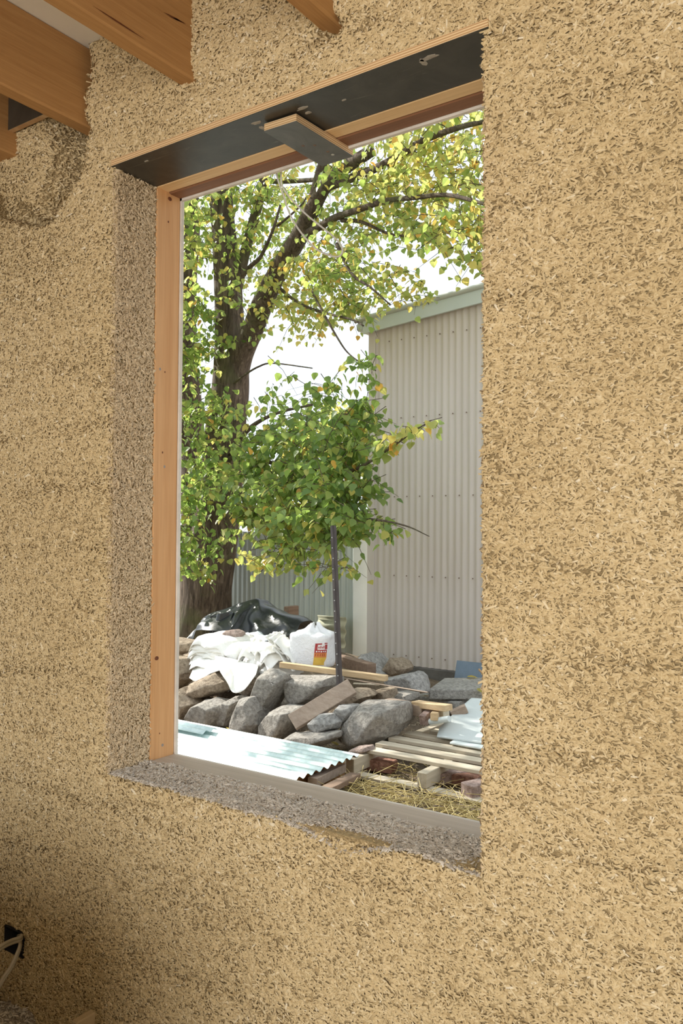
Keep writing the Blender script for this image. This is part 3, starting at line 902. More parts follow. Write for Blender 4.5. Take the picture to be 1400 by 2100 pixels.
pth = [Vector((G0.x, SY_ - 0.075, topz(G0.x) + fh + 0.028)), Vector((sx1 + 0.1, SY_ - 0.075, topz(sx1 + 0.1) + fh + 0.028))]
pth = [pth[0].lerp(pth[1], i / 20) for i in range(21)]
v_, f_ = tube_vf(pth, rr, 10)
mesh_obj('barge_capping', v_, f_, G['shed_cap'], shed, smooth=True)
box('gutter', (G0.x, SY_ - 0.06, topz(G0.x) + fh - 0.085), (fx0, SY_ + 5, topz(G0.x) + fh + 0.01), G['shed_trim'], shed, 0.02)
# fixing screws in rows
scr = None
for rz in np.linspace(base_z + 0.10, T0.z - 0.1, 5):
    for kx in range(1, 16):
        xx = sx0 + 0.075 + 0.0762 * (2 * kx + 0.25) + (0.0762 if int(rz * 7) % 2 else 0)
        own = [q for q in SHEETS if q[0] <= xx < q[1]][0][2]
        if scr is None:
            scr = disc('screw', (xx, SY_ - 0.0095, rz), (0, -1, 0), 0.007, 0.007, G['screw_rust'], own, n=6, th=0.003)
        else:
            c = scr.copy(); COL.objects.link(c); c.parent = own
            c.location = Vector((xx, SY_ - 0.0095, rz)) - _world_loc(own)
# blue panel leaning at the shed base
p0, p1 = at(927, 1392, 5.75), at(1000, 1392, 5.75)
zt_ = at(927, 1357, 5.75).z
o = corrugated('blue_panel', p0.x, p0.x + 1.0, 0.05, 0.0008, lambda u, t, h: (u, 5.75 + 0.10 * t - h, p0.z - 0.12 + (zt_ - p0.z + 0.12) * t), G['blue_panel'], thick=0.006)
tag(o, 'flat blue-grey ribbed panel leaning at the shed base', 'panel')

# ---------------- fence
FY = 6.55
fz = at(600, 1091, FY).z
fx_l, fx_r = at(470, 1200, FY).x, at(727, 1200, FY).x
fen = thing('corrugated_fence', ((fx_l + fx_r) / 2, FY, 0), 'pale green-grey corrugated iron fence between tree and shed', 'fence')
x = fx_l - 2.4; k = 0
while x < fx_r - 0.01:
    xe = min(x + 0.762, fx_r)
    corrugated('fence_sheet', x, xe + 0.03, 0.0762, 0.0085, lambda u, t, h, k=k: (u, FY - 0.003 * (k % 2) - h, 0.0 + (fz + 0.03 * math.sin(k * 2.1)) * t), G['fence_metal'], fen)
    x = xe; k += 1
for zz in (0.35, fz - 0.2):
    box('fence_rail', (fx_l - 2.4, FY + 0.012, zz), (fx_r, FY + 0.05, zz + 0.07), G['dark_timber'], fen)
pw0, pw1 = at(725, 1200, FY - 0.05), at(752, 1200, FY - 0.05)
o = box('corner_post', (pw0.x, FY - 0.07, 0), (pw1.x + 0.03, FY + 0.03, at(740, 1054, FY).z), G['post_white'], fen, 0.006)
o['label'] = 'pale painted board closing the fence at the shed corner'

# low brick outbuilding beyond the fence
hb = thing('outbuilding', (-10.0, 14, 0), 'low pink brick outbuilding behind the fence, seen through leaves', 'building')
hx0, hx1 = at(640, 1070, 14).x, at(752, 1070, 14).x
box('brick_wall', (hx0, 14, 0), (hx1, 16.5, at(700, 1056, 14).z), G['brick_house'], hb)
box('roof', (hx0 - 0.1, 13.9, at(700, 1056, 14).z), (hx1 + 0.05, 16.6, at(700, 1046, 14).z), G['white_paint'], hb)

# ---------------- rocks
def rock(outline, Yc, th, mat, label, seed, name='rock', fr=0.70, rough=0.02):
    rnd = random.Random(seed)
    P2 = [at(a, b_, Yc) for a, b_ in outline]
    c = sum(P2, Vector()) / len(P2)
    bm = bmesh.new()
    for dy, sc in ((-0.5, fr), (-0.22, 0.95), (0.05, 1.0), (0.5, 0.72)):
        for p in P2:
            q = c + (p - c) * sc * rnd.uniform(0.95, 1.03)
            bm.verts.new((q.x, Yc + dy * th * rnd.uniform(0.8, 1.15), q.z))
    r = bmesh.ops.convex_hull(bm, input=bm.verts)
    bmesh.ops.delete(bm, geom=[g for g in r['geom_interior'] if isinstance(g, bmesh.types.BMVert)], context='VERTS')
    bmesh.ops.dissolve_limit(bm, angle_limit=0.25, verts=bm.verts, edges=bm.edges)
    size = max((max(v.co[i] for v in bm.verts) - min(v.co[i] for v in bm.verts)) for i in range(3))
    bmesh.ops.bevel(bm, geom=list(bm.edges), offset=size * 0.022, segments=2, profile=0.6, affect='EDGES')
    bmesh.ops.triangulate(bm, faces=bm.faces)
    for it in range(2):
        long = [e_ for e_ in bm.edges if e_.calc_length() > size * (0.16 if it == 0 else 0.09)]
        if long: bmesh.ops.subdivide_edges(bm, edges=long, cuts=1)
        bmesh.ops.triangulate(bm, faces=bm.faces)
    bmesh.ops.recalc_face_normals(bm, faces=bm.faces)
    bm.normal_update()
    for v in bm.verts:
        k = mnoise.noise(v.co * (2.2 / size) + Vector((seed, 0, 0))) * 1.4 + 0.8 * mnoise.noise(v.co * (6.5 / size) + Vector((0, seed, 0))) + 0.35 * mnoise.noise(v.co * (18 / size))
        v.co += v.normal * (k * size * rough)
    zmin = min(v.co.z for v in bm.verts)
    org = Vector((c.x, Yc, zmin))
    for v in bm.verts: v.co -= org
    me = bpy.data.meshes.new(name); bm.to_mesh(me); bm.free()
    me.polygons.foreach_set('use_smooth', [True] * len(me.polygons))
    me.materials.append(G[mat])
    o = bpy.data.objects.new(name, me); COL.objects.link(o); o.location = org
    return tag(o, label, 'rock', 'rocks of the pile')
def z4(*pts): return [(340 + a / 3.889, 1200 + b_ / 3.889) for a, b_ in pts]
def z3(*pts): return [(340 + a / 2.121, 1180 + b_ / 2.121) for a, b_ in pts]
def z5(*pts): return [(660 + a / 4.118, 1280 + b_ / 4.118) for a, b_ in pts]
rock(z4((-120,600),(70,545),(160,570),(240,690),(225,745),(70,870),(-100,900)), 3.75, 0.42, 'rock_brown', 'brown boulder at the far left of the pile beside the window post', 1)
rock(z4((-40,400),(120,420),(210,455),(235,525),(170,565),(60,560),(-40,540)), 4.15, 0.34, 'rock_brown', 'flat pale stone at the upper left under the tree trunk', 2)
rock(z4((170,540),(265,535),(260,600),(225,660),(180,650)), 3.95, 0.2, 'rock_brown', 'small orange-brown stone touching the left edge of the white sacks', 20)
rock(z4((85,880),(165,808),(230,860),(290,935),(260,1030),(225,1115),(85,1110)), 3.45, 0.34, 'rock_brown', 'low brown rock at the bottom left of the pile', 3)
rock(z4((238,770),(330,715),(420,690),(510,760),(530,830),(390,890),(290,918),(250,860)), 3.55, 0.34, 'rock_brown', 'sunlit tan rock under the flap of white sheeting', 4)
rock(z4((300,912),(400,893),(490,940),(505,1010),(465,1130),(400,1155),(215,1115),(225,1040)), 3.36, 0.34, 'rock_grey', 'rounded grey boulder second from left in the bottom row', 5, rough=0.014)
rock(z4((540,885),(600,875),(635,900),(600,1020),(570,1135),(465,1145),(475,1070)), 3.42, 0.28, 'rock_grey', 'narrow dark stone wedged between two grey boulders', 6)
rock(z4((630,890),(715,875),(760,1000),(775,1100),(745,1225),(690,1245),(585,1215),(575,1020)), 3.27, 0.30, 'rock_grey', 'upright grey slab with a bright left face in the bottom row', 7)
rock(z4((808,660),(890,668),(970,700),(978,745),(900,905),(850,1005),(800,1092),(735,1085),(678,1020),(700,935)), 3.42, 0.24, 'rock_grey', 'long grey stone leaning left in the middle of the pile', 8)
rock(z4((972,750),(1005,715),(1200,708),(1360,715),(1390,790),(1260,925),(1075,992),(1005,905)), 3.60, 0.36, 'rock_grey', 'large squared grey block beneath the long pale timber', 9)
rock(z4((875,995),(960,945),(1080,960),(1120,1000),(1040,1090),(985,1235),(900,1268),(800,1215),(785,1100)), 3.30, 0.32, 'rock_grey', 'grey block at the foot of the leaning plank', 10)
rock(z4((930,1250),(1040,1180),(1250,1160),(1390,1165),(1400,1215),(1220,1300),(1040,1320),(940,1300)), 3.12, 0.26, 'rock_grey', 'flat low stone behind the edge of the roofing sheet', 11)
rock(z4((1168,1080),(1240,1012),(1340,1018),(1398,1090),(1380,1140),(1280,1182),(1180,1150)), 3.22, 0.22, 'rock_blue', 'small six-sided grey stone right of the leaning plank foot', 12)
rock(z3((733,600),(770,556),(830,563),(835,600),(795,657),(750,642)), 3.34, 0.22, 'rock_blue', 'small round pale grey stone left of the big boulder', 13)
rock(z3((770,525),(830,488),(880,493),(912,520),(860,560),(820,575),(785,560)), 3.62, 0.26, 'rock_brown', 'brownish stone behind the big boulder beside the picket foot', 14)
rock(z3((772,695),(800,620),(865,540),(950,537),(1042,552),(1046,640),(1010,692),(960,722),(880,737),(800,722)), 3.42, 0.44, 'rock_grey', 'biggest grey boulder, squared, at the right end of the pile', 15, rough=0.016)
rock(z3((962,442),(1000,430),(1090,418),(1118,440),(1142,505),(1060,512),(980,480)), 4.30, 0.30, 'rock_blue', 'bluish grey stone with a pale face below the shed wall', 16)
rock(z3((850,365),(870,338),(897,330),(940,380),(972,430),(940,445),(890,420)), 4.75, 0.34, 'rock_blue', 'grey stone against the shed corner behind the timbers', 17)
rock(z3((958,405),(990,350),(1030,372),(1062,402),(1050,425),(1000,440)), 4.85, 0.28, 'rock_brown', 'dark pointed stone in front of the shed base', 18)
rock(z3((898,502),(940,484),(985,490),(992,552),(920,545)), 3.85, 0.22, 'rock_brown', 'small brown stone with a bright top edge behind the boulder', 19)
rock(z3((1000,502),(1080,508),(1088,540),(1050,560),(1005,556)), 4.0, 0.24, 'rock_grey', 'small grey stone under the end of the paving slab', 21)
rock(z4((450,395),(500,358),(570,352),(612,378),(608,420),(550,442),(490,425)), 4.05, 0.16, 'rock_pink', 'pinkish stone weighing down the white sacks', 22)
rock(z4((640,860),(720,740),(800,700),(770,830),(720,900)), 3.72, 0.24, 'rock_brown', 'shadowed brown rock under the right side of the white sacks', 23)
rock(z4((395,1180),(480,1150),(590,1165),(590,1225),(480,1235),(400,1215)), 3.12, 0.16, 'rock_brown', 'low brown stone at the edge of the roofing sheet', 24)
rock(z5((240,1060),(330,1020),(420,1020),(440,1060),(330,1110),(260,1100)), 3.02, 0.12, 'rock_pink', 'pinkish stone beside the end of the first pallet board', 25)
rock(z4((960,830),(1010,900),(1080,1000),(1000,1010),(900,960)), 3.72, 0.3, 'rock_grey', 'grey rock in the dark gap left of the large block', 26)
rock(z4((700,1010),(800,1080),(830,1180),(770,1230),(720,1180)), 3.42, 0.22, 'rock_grey', 'grey stone in the gap behind the upright slab', 27)

# ---------------- paving slabs
def slab(outline_top, z, th, mat, label):
    base = [atz(a, b_, z) for a, b_ in outline_top]
    V_ = [(p.x, p.y, z) for p in base] + [(p.x, p.y, z - th) for p in base]
    k = len(base)
    F_ = [tuple(range(k)), tuple(range(2 * k - 1, k - 1, -1))] + [(i, (i + 1) % k, (i + 1) % k + k, i + k) for i in range(k)]
    o = fix_normals(mesh_obj('paving_slab', V_, F_, G[mat]))
    bevel(o, 0.012, 2)
    return tag(o, label, 'slab', 'paving slabs by the shed')
def zs(*pts): return [(800 + a / 7, 1340 + b_ / 7) for a, b_ in pts]
slab(zs((770,350),(1600,340),(1600,515),(545,512)), 0.26, 0.085, 'paving', 'upper concrete slab dappled with sun beneath the blue panel')
slab(zs((330,590),(500,560),(1500,520),(1500,560),(1150,640),(945,700)), 0.165, 0.10, 'paving', 'lower concrete slab with a corner pointing at the pallet')

# ---------------- timbers on the pile
def tb(name, a, ya, b_, yb, w, h, mat, label, up=(0, 0, 1), cat='timber', bev=0.003):
    o = beam(name, at(a[0], a[1], ya), at(b_[0], b_[1], yb), w, h, G[mat], up=up, bev=bev)
    return tag(o, label, cat)
tb('timber_batten', (576, 1363), 3.62, (793, 1391), 3.72, 0.05, 0.042, 'sawn_pine', 'long pale timber batten lying across the rocks under the white bag')
tb('plank', (599, 1482), 3.10, (722, 1408), 3.42, 0.12, 0.038, 'old_plank', 'grey-brown plank leaning up against the rocks', up=(0.3, -1, 0.6), cat='plank')
tb('timber_block', (650, 1340), 4.55, (762, 1372), 4.25, 0.09, 0.085, 'dark_timber', 'dark brown timber beam lying behind the steel picket')
tb('timber_block', (738, 1352), 4.75, (752, 1346), 4.9, 0.05, 0.05, 'sawn_pine', 'small pale timber offcut poking out by the shed corner')
tb('timber_offcut', (851, 1443), 3.62, (920, 1452), 3.55, 0.08, 0.04, 'sawn_pine', 'upper pale offcut stacked between boulder and slab')
tb('timber_offcut', (862, 1456), 3.66, (915, 1463), 3.62, 0.07, 0.045, 'weathered_x', 'lower weathered offcut under the pale one beside the slab')
tb('timber_offcut', (796, 1443), 3.66, (871, 1458), 3.60, 0.08, 0.075, 'old_plank', 'reddish timber end sticking out behind the big boulder')
tb('timber_offcut', (890, 1470), 3.45, (896, 1462), 3.7, 0.05, 0.05, 'sawn_pine', 'short square offcut standing under the stacked offcuts')
tb('steel_strip', (700, 1390), 3.80, (877, 1420), 3.85, 0.022, 0.006, 'old_plank', 'thin strip lying across the stones toward the slab', cat='strip')
tb('stick', (724, 1402), 3.85, (778, 1404), 3.95, 0.018, 0.012, 'weathered_x', 'short pale stick among the stones right of the picket', cat='stick')
tb('plank', (640, 1604), 2.35, (700, 1574), 2.78, 0.06, 0.05, 'old_plank', 'upper weathered bearer under the roofing sheet edge', cat='plank')
tb('plank', (665, 1622), 2.25, (728, 1590), 2.70, 0.07, 0.03, 'dark_timber', 'lower dark board lying on the dirt by the roofing sheet', cat='plank')
o = beam('brick', at(926, 1466, 3.80), at(956, 1452, 3.85), 0.07, 0.055, G['brick_pale']); o.data.materials[0] = G['old_plank']; tag(o, 'brownish brick behind the pale sheet on the pallet', 'brick', 'loose bricks')
o = beam('brick', at(866, 1478, 3.50), at(882, 1464, 3.6), 0.05, 0.07, G['brick_pale']); tag(o, 'broken pinkish brick below the stacked offcuts', 'brick', 'loose bricks')
v_, f_ = tube_vf([at(882, 1480, 3.50), at(921, 1474, 3.46)], 0.020, 14)
o = mesh_obj('paper_roll', v_, f_, G['pale_sheet'], smooth=False); tag(o, 'short pale roll beside the pallet boards', 'roll')

# ---------------- star picket
pk0, pk1 = at(695.5, 1412, 3.52), at(682.5, 1078, 3.60)
pk = thing('steel_picket', pk0, 'dark rusty steel star picket standing in the rock pile', 'post')
d = (pk1 - pk0).normalized(); s = d.cross(Vector((0.3, 1, 0))).normalized(); u = s.cross(d)
prof = []
for k in range(3):
    a = math.radians(90 + 120 * k + 20)
    for da, r in ((-0.16, 0.026), (0.16, 0.026), (1.05, 0.007)):
        prof.append((r * math.cos(a + da), r * math.sin(a + da)))
V_ = [p + s * q[0] * 0.9 + u * q[1] for p in (pk0 - d * 0.15, pk1) for q in prof]
k = len(prof)
shaft = fix_normals(mesh_obj('shaft', V_, [(i, (i + 1) % k, (i + 1) % k + k, i + k) for i in range(k)] + [tuple(range(k)), tuple(range(2 * k - 1, k - 1, -1))], G['picket_steel'], pk))
for i in range(14):
    c = pk0.lerp(pk1, 0.08 + i * 0.065)
    disc('bolt_hole', c + Vector((0.002, -0.026, 0)) + s * random.uniform(-0.012, 0.004), (0.3, -1, 0), 0.0035, 0.0045, G['picket_hole'], shaft, n=6, th=0.002)

# ---------------- stack of white sacks
def sheet_obj(name, c, sx, sy, rz, tilt, amp, seed, mat, thick=0.007, nu=30, nv=12, freq=3.0, droop=0.0):
    rnd = random.Random(seed)
    V_, F_ = [], []
    ph = rnd.uniform(0, 6)
    for i in range(nu):
        for j in range(nv):
            u = i / (nu - 1) * 2 - 1; v = j / (nv - 1) * 2 - 1
            eu = 1 + 0.10 * mnoise.noise(Vector((seed * 3.1, v * 2.5, 0))) ; ev = 1 + 0.14 * mnoise.noise(Vector((u * 2.5, seed * 1.7, 2)))
            X, Y = u * sx / 2 * eu, v * sy / 2 * ev
            Z = amp * math.sin(freq * u * 2 + ph + 2.0 * v) * (0.3 + 0.7 * abs(v)) + amp * 1.3 * mnoise.noise(Vector((u * 4, v * 3, seed)))
            Z += X * tilt[0] + Y * tilt[1] - droop * (max(0, abs(u) - 0.55) ** 2 * 3 + max(0, -v - 0.4) ** 2 * 2)
            V_.append((c.x + X * math.cos(rz) - Y * math.sin(rz), c.y + X * math.sin(rz) + Y * math.cos(rz), c.z + Z))
    F_ = [(i * nv + j, (i + 1) * nv + j, (i + 1) * nv + j + 1, i * nv + j + 1) for i in range(nu - 1) for j in range(nv - 1)]
    o = mesh_obj(name, V_, F_, G[mat], smooth=True)
    m = o.modifiers.new('solid', 'SOLIDIFY'); m.thickness = thick; m.offset = 0
    return o
ORD = ['lowest', 'second', 'third', 'fourth', 'fifth', 'sixth', 'seventh', 'eighth', 'ninth', 'tenth', 'eleventh', 'twelfth', 'thirteenth', 'fourteenth', 'fifteenth', 'sixteenth', 'seventeenth', 'eighteenth', 'nineteenth', 'twentieth']
def nth(i, n_): return 'topmost' if i == n_ - 1 else ('lowest' if i == 0 else ORD[i] + ' from the bottom')
GS = 'flattened white sacks on the rock pile'
for i in range(20):
    c = at(462 + 5 * math.sin(i * 1.9), 1388 - i * 4.5, 3.98 + 0.012 * math.sin(i * 2.2))
    o = sheet_obj('flattened_sack', c, 0.64 + 0.07 * math.sin(i * 2.3) - 0.010 * i, 0.42, 0.07 * math.sin(i * 1.3), (-0.06 - 0.02 * math.sin(i), 0.05), 0.008, 30 + i, 'white_plastic', thick=0.005, droop=0.10)
    tag(o, 'flattened white sack, %s of the left-hand stack' % nth(i, 20), 'sack', GS)
for i in range(11):
    c = at(552 + 9 * math.sin(i * 2.7), 1392 - i * 7.0, 3.95 + 0.02 * math.sin(i * 3))
    o = sheet_obj('flattened_sack', c, 0.36 + 0.06 * math.sin(i * 1.7), 0.36, 0.5 * math.sin(i * 2.3), (0.22 * math.sin(i * 1.9), 0.12 * math.sin(i)), 0.018, 60 + i, 'white_plastic', freq=4.5, droop=0.10)
    tag(o, 'crumpled white sack, %s of the loose heap beside the bag' % nth(i, 11), 'sack', 'crumpled white sacks heaped beside the stack')
for i, (a, b_, r) in enumerate(((583, 1322, -0.9), (592, 1330, -1.0), (574, 1318, -0.8), (590, 1345, -1.1))):
    o = sheet_obj('flattened_sack', at(a, b_, 3.9), 0.17, 0.24, 0.3, (r, 0.1), 0.008, 90 + i, 'white_plastic', nu=16)
    tag(o, 'folded white sack tilted against the bag, %s of four' % ['third from the bag', 'second from the bag', 'farthest from the bag', 'lowest and nearest the bag'][i], 'sack', 'sacks tilted against the bag')
o = sheet_obj('plastic_sheet', at(525, 1302, 4.30), 0.40, 0.3, 0.0, (-0.05, -0.1), 0.016, 99, 'blue_white_plastic', droop=0.05)
tag(o, 'bluish white plastic sheet on the heap in front of the tarp', 'plastic sheet')
# drape hanging over the front
def drape(name, poly_top, poly_bot, y0, y1, mat, label, wav=0.02, n=22, m_=12):
    V_ = []
    tp = catmull([Vector((a, b_, 0)) for a, b_ in poly_top], 8); bt = catmull([Vector((a, b_, 0)) for a, b_ in poly_bot], 8)
    for i in range(n):
        t = i / (n - 1)
        p = tp[min(int(t * (len(tp) - 1)), len(tp) - 1)]; q = bt[min(int(t * (len(bt) - 1)), len(bt) - 1)]
        for j in range(m_):
            w_ = j / (m_ - 1)
            c = p.lerp(q, w_)
            yy = y0 + (y1 - y0) * w_ + wav * (math.sin(t * 15 + w_ * 2) * (0.3 + w_) + 0.8 * mnoise.noise(Vector((t * 4, w_ * 3, y0))))
            V_.append(at(c.x, c.y, yy))
    F_ = [(i * m_ + j, (i + 1) * m_ + j, (i + 1) * m_ + j + 1, i * m_ + j + 1) for i in range(n - 1) for j in range(m_ - 1)]
    o = mesh_obj(name, V_, F_, G[mat], smooth=True)
    md = o.modifiers.new('solid', 'SOLIDIFY'); md.thickness = 0.004; md.offset = 0
    return tag(o, label, 'plastic sheet')
drape('plastic_sheet', [(440, 1345), (470, 1350), (505, 1358), (530, 1365)], [(452, 1378), (466, 1400), (478, 1420), (500, 1415), (524, 1384)], 3.74, 3.36, 'white_plastic', 'white plastic sheet draped in a point over the rocks')
drape('plastic_sheet', [(400, 1362), (430, 1352), (455, 1350)], [(388, 1390), (404, 1398), (430, 1382), (452, 1374)], 3.78, 3.50, 'white_plastic', 'white plastic flap sticking out to the left over the tan rock', wav=0.008)
drape('plastic_sheet', [(400, 1340), (425, 1345), (440, 1348)], [(388, 1374), (402, 1366), (420, 1370), (440, 1368)], 3.80, 3.66, 'white_plastic', 'small pointed white plastic flap at the left of the stack', wav=0.006)

# ---------------- white bag with printed label
bc = at(640, 1366, 4.0)
bz0 = bc.z
bag = thing('plastic_bag', bc, 'bulging white plastic bag with a red and yellow label', 'bag')
BW, BD, BH = 0.35, 0.27, at(640, 1290, 4.0).z - bz0
V_, F_ = [], []
nr, nv_ = 44, 16
prof_v = [(0, 0.86), (0.04, 0.97), (0.15, 1.0), (0.3, 1.0), (0.45, 1.0), (0.6, 0.99), (0.70, 0.985), (0.78, 0.985), (0.86, 0.985), (0.90, 0.93), (0.92, 0.78), (0.95, 0.60), (1.00, 0.42), (1.05, 0.33), (1.10, 0.26), (1.12, 0.10)]
brz = math.radians(8)
def bag_pt(a, h, sc, bump_=1.0):
    ca, sa = math.cos(a), math.sin(a)
    k = 1 / (abs(ca) ** 3.4 + abs(sa) ** 3.4) ** (1 / 3.4)
    wob = 1 + bump_ * (0.035 * mnoise.noise(Vector((ca * 2.5, sa * 2.5, h * 3))) + 0.02 * math.sin(a * 9 + h * 5) * (0.25 + 1.6 * max(0, h - 0.7)))
    X, Y = BW / 2 * k * ca * sc * wob, BD / 2 * k * sa * sc * wob
    X += 0.035 * max(0, h - 0.75) * 1.5
    Z = BH * h + (0.010 * math.sin(a * 3 + 0.6) + 0.009 * math.sin(a * 7)) * max(0, h - 0.6) * 3
    return Vector((bc.x + X * math.cos(brz) - Y * math.sin(brz), bc.y + X * math.sin(brz) + Y * math.cos(brz), bz0 + Z))
for h, sc in prof_v:
    for k in range(nr):
        V_.append(bag_pt(2 * math.pi * k / nr, h, sc))
F_ = [(j * nr + k, j * nr + (k + 1) % nr, (j + 1) * nr + (k + 1) % nr, (j + 1) * nr + k) for j in range(nv_ - 1) for k in range(nr)]
F_ += [tuple(reversed(range(nr))), tuple(range((nv_ - 1) * nr, nv_ * nr))]
mesh_obj('bag_body', V_, F_, G['bag_plastic'], bag, smooth=True)
def on_bag(u, w_, off=0.004):
    """u 0..1 across the label, w_ 0..1 up the label"""
    a = math.radians(-66 + 44 * u - 6 * (1 - w_)); h = 0.10 + 0.60 * w_
    sc = np.interp(h, [p_[0] for p_ in prof_v], [p_[1] for p_ in prof_v])
    p_ = bag_pt(a, h, sc); c_ = Vector((bc.x, bc.y, p_.z))
    return p_ + (p_ - c_).normalized() * off
def label_patch(name, u0, u1, w0, w1, mat, off, n=7, edge=0.0):
    V_ = []
    for i in range(n):
        for j in range(n):
            u = u0 + (u1 - u0) * i / (n - 1); w_ = w0 + (w1 - w0) * j / (n - 1)
            if edge and i == n - 1: u -= edge * (0.5 + 0.5 * math.sin(w_ * 14))
            V_.append(on_bag(u, w_, off))
    return mesh_obj(name, V_, [(i * n + j, (i + 1) * n + j, (i + 1) * n + j + 1, i * n + j + 1) for i in range(n - 1) for j in range(n - 1)], G[mat], bag if name == 'label' else LG, smooth=True)
LG = label_patch('label', 0.12, 0.92, 0.0, 1.0, 'white_print', 0.0035)
label_patch('label_yellow', 0.14, 0.86, 0.02, 0.36, 'yellow_print', 0.0048, edge=0.12)
label_patch('label_orange', 0.14, 0.86, 0.36, 0.56, 'orange_print', 0.0048)
label_patch('label_red', 0.14, 0.86, 0.56, 0.70, 'red_print', 0.0048)
label_patch('label_red', 0.14, 0.28, 0.70, 0.98, 'red_print', 0.0048)
label_patch('label_red', 0.14, 0.50, 0.93, 0.99, 'red_print', 0.0050)
label_patch('label_red', 0.70, 0.90, 0.72, 0.92, 'red_print', 0.0048)
label_patch('label_red', 0.66, 0.90, 0.95, 1.0, 'red_print', 0.0048)
for q in range(5):                                    # illegible lettering in the red and orange bands
    label_patch('label_letter', 0.20 + q * 0.12, 0.235 + q * 0.12, 0.42, 0.52, 'red_print', 0.0058, n=3)
    label_patch('label_letter', 0.22 + q * 0.12, 0.29 + q * 0.12, 0.59 + 0.015 * (q % 2), 0.65, 'white_print', 0.0058, n=3)
for q in range(4):
    label_patch('label_letter', 0.33 + q * 0.09, 0.38 + q * 0.09, 0.76, 0.84 + 0.03 * (q % 2), 'red_print', 0.0052, n=3)

# ---------------- black tarp over a stack
ty = 5.0
tp_out = [(434, 1303), (437, 1282), (444, 1259), (462, 1250), (492, 1240), (516, 1233), (527, 1229), (540, 1227), (552, 1238), (572, 1248), (600, 1257), (624, 1264), (640, 1272), (650, 1281), (648, 1296)]
tops = catmull([at(a, b_, ty) for a, b_ in tp_out[2:13]], 5)
tarp = thing('tarpaulin', at(540, 1306, 4.9), 'crumpled black plastic tarpaulin over the stack in front of the fence', 'tarpaulin')
V_, F_ = [], []
nt_ = len(tops); mv = 26
for i, p in enumerate(tops):
    t = i / (nt_ - 1)
    for j in range(mv):
        w_ = j / (mv - 1)
        if w_ < 0.42:                   # front skirt, from its hem up to the ridge
            q = w_ / 0.42
            hem = 0.10 + 0.16 * math.exp(-((t - 0.62) / 0.25) ** 2) * 0 + 0.14 * (0.5 + 0.5 * math.sin(t * 9 + 1.2))
            drop = (p.z - 0.40) * (0.95 if t < 0.12 else (0.60 if t < 0.5 else 0.75)) * (1 - q)
            yy = ty - 0.10 - 0.30 * (1 - q) ** 0.8 + 0.05 * math.sin(t * 23 + q * 3) * (1 - q) + 0.06 * mnoise.noise(Vector((t * 7, q * 2, 1)))
            z = p.z - 0.02 * (1 - q) - drop * (1 - q) ** 0.2 + 0.02 * mnoise.noise(Vector((t * 9, q * 4, 5)))
            xx = p.x + 0.05 * mnoise.noise(Vector((t * 5, q * 3, 9))) - 0.06 * (1 - q) * (1 if t < 0.2 else 0)
        else:                           # over the top to the back
            q = (w_ - 0.42) / 0.58
            yy = ty - 0.10 + 0.5 * q
            z = p.z - 0.30 * q * q + 0.035 * mnoise.noise(Vector((t * 8, q * 4, 3))) * math.sin(math.pi * min(1, q * 2 + 0.02))
            xx = p.x
        V_.append((xx, yy, z))
F_ = [(i * mv + j, (i + 1) * mv + j, (i + 1) * mv + j + 1, i * mv + j + 1) for i in range(nt_ - 1) for j in range(mv - 1)]
o = mesh_obj('tarp_cover', V_, F_, G['tarp'], tarp, smooth=True)
md = o.modifiers.new('solid', 'SOLIDIFY'); md.thickness = 0.003; md.offset = 0
md = o.modifiers.new('sub', 'SUBSURF'); md.levels = 1; md.render_levels = 1
# left hanging corner of the tarp
V_ = []
for i in range(10):
    for j in range(10):
        t = i / 9; w_ = j / 9
        q = at(434 + 46 * t, 1262 - 8 * t + (44 - 6 * t) * w_, 4.75)
        V_.append((q.x, 4.72 + 0.05 * math.sin(t * 9 + w_) - 0.05 * w_, q.z))
o = mesh_obj('tarp_corner', V_, [(i * 10 + j, (i + 1) * 10 + j, (i + 1) * 10 + j + 1, i * 10 + j + 1) for i in range(9) for j in range(9)], G['tarp'], tarp, smooth=True)
md = o.modifiers.new('solid', 'SOLIDIFY'); md.thickness = 0.003
md = o.modifiers.new('sub', 'SUBSURF'); md.levels = 1; md.render_levels = 1
for i in range(4):
    for j in range(2):
        a = at(470 + 44 * i, 1312, 4.95)
        z0 = 0.33 + 0.075 * j
        o = box('brick', (a.x, 4.85, z0), (a.x + 0.22, 4.95, z0 + 0.07), G['dark_timber'], None, 0.004)
        tag(o, 'dark block under the black tarpaulin, %s row, %s' % (['lower', 'upper'][j], ['leftmost', 'second from left', 'third from left', 'rightmost'][i]), 'block', 'blocks stacked under the tarpaulin')
# stump behind, and lichen sheet against the fence
o = box('timber_stump', tuple(at(581, 1262, 5.9) - Vector((0, 0, 0.6))), tuple(at(602, 1243, 6.0) + Vector((0, 0.1, 0))), G['dark_timber'], None, 0.008)
tag(o, 'dark sawn timber end rising behind the tarpaulin', 'timber')
lx0, lx1 = at(650, 1300, 6.35).x, at(708, 1300, 6.35).x
lz0, lz1 = 0.18, at(680, 1264, 6.35).z
o = corrugated('roof_sheet', lz0, lz1, 0.13, 0.016, lambda u, t, h: (lx0 + (lx1 - lx0) * t, 6.36 + (lz1 - u) * -0.06 - h, u), G['lichen_sheet'], thick=0.006)
tag(o, 'olive lichen-stained ribbed sheet leaning on the fence', 'sheet')

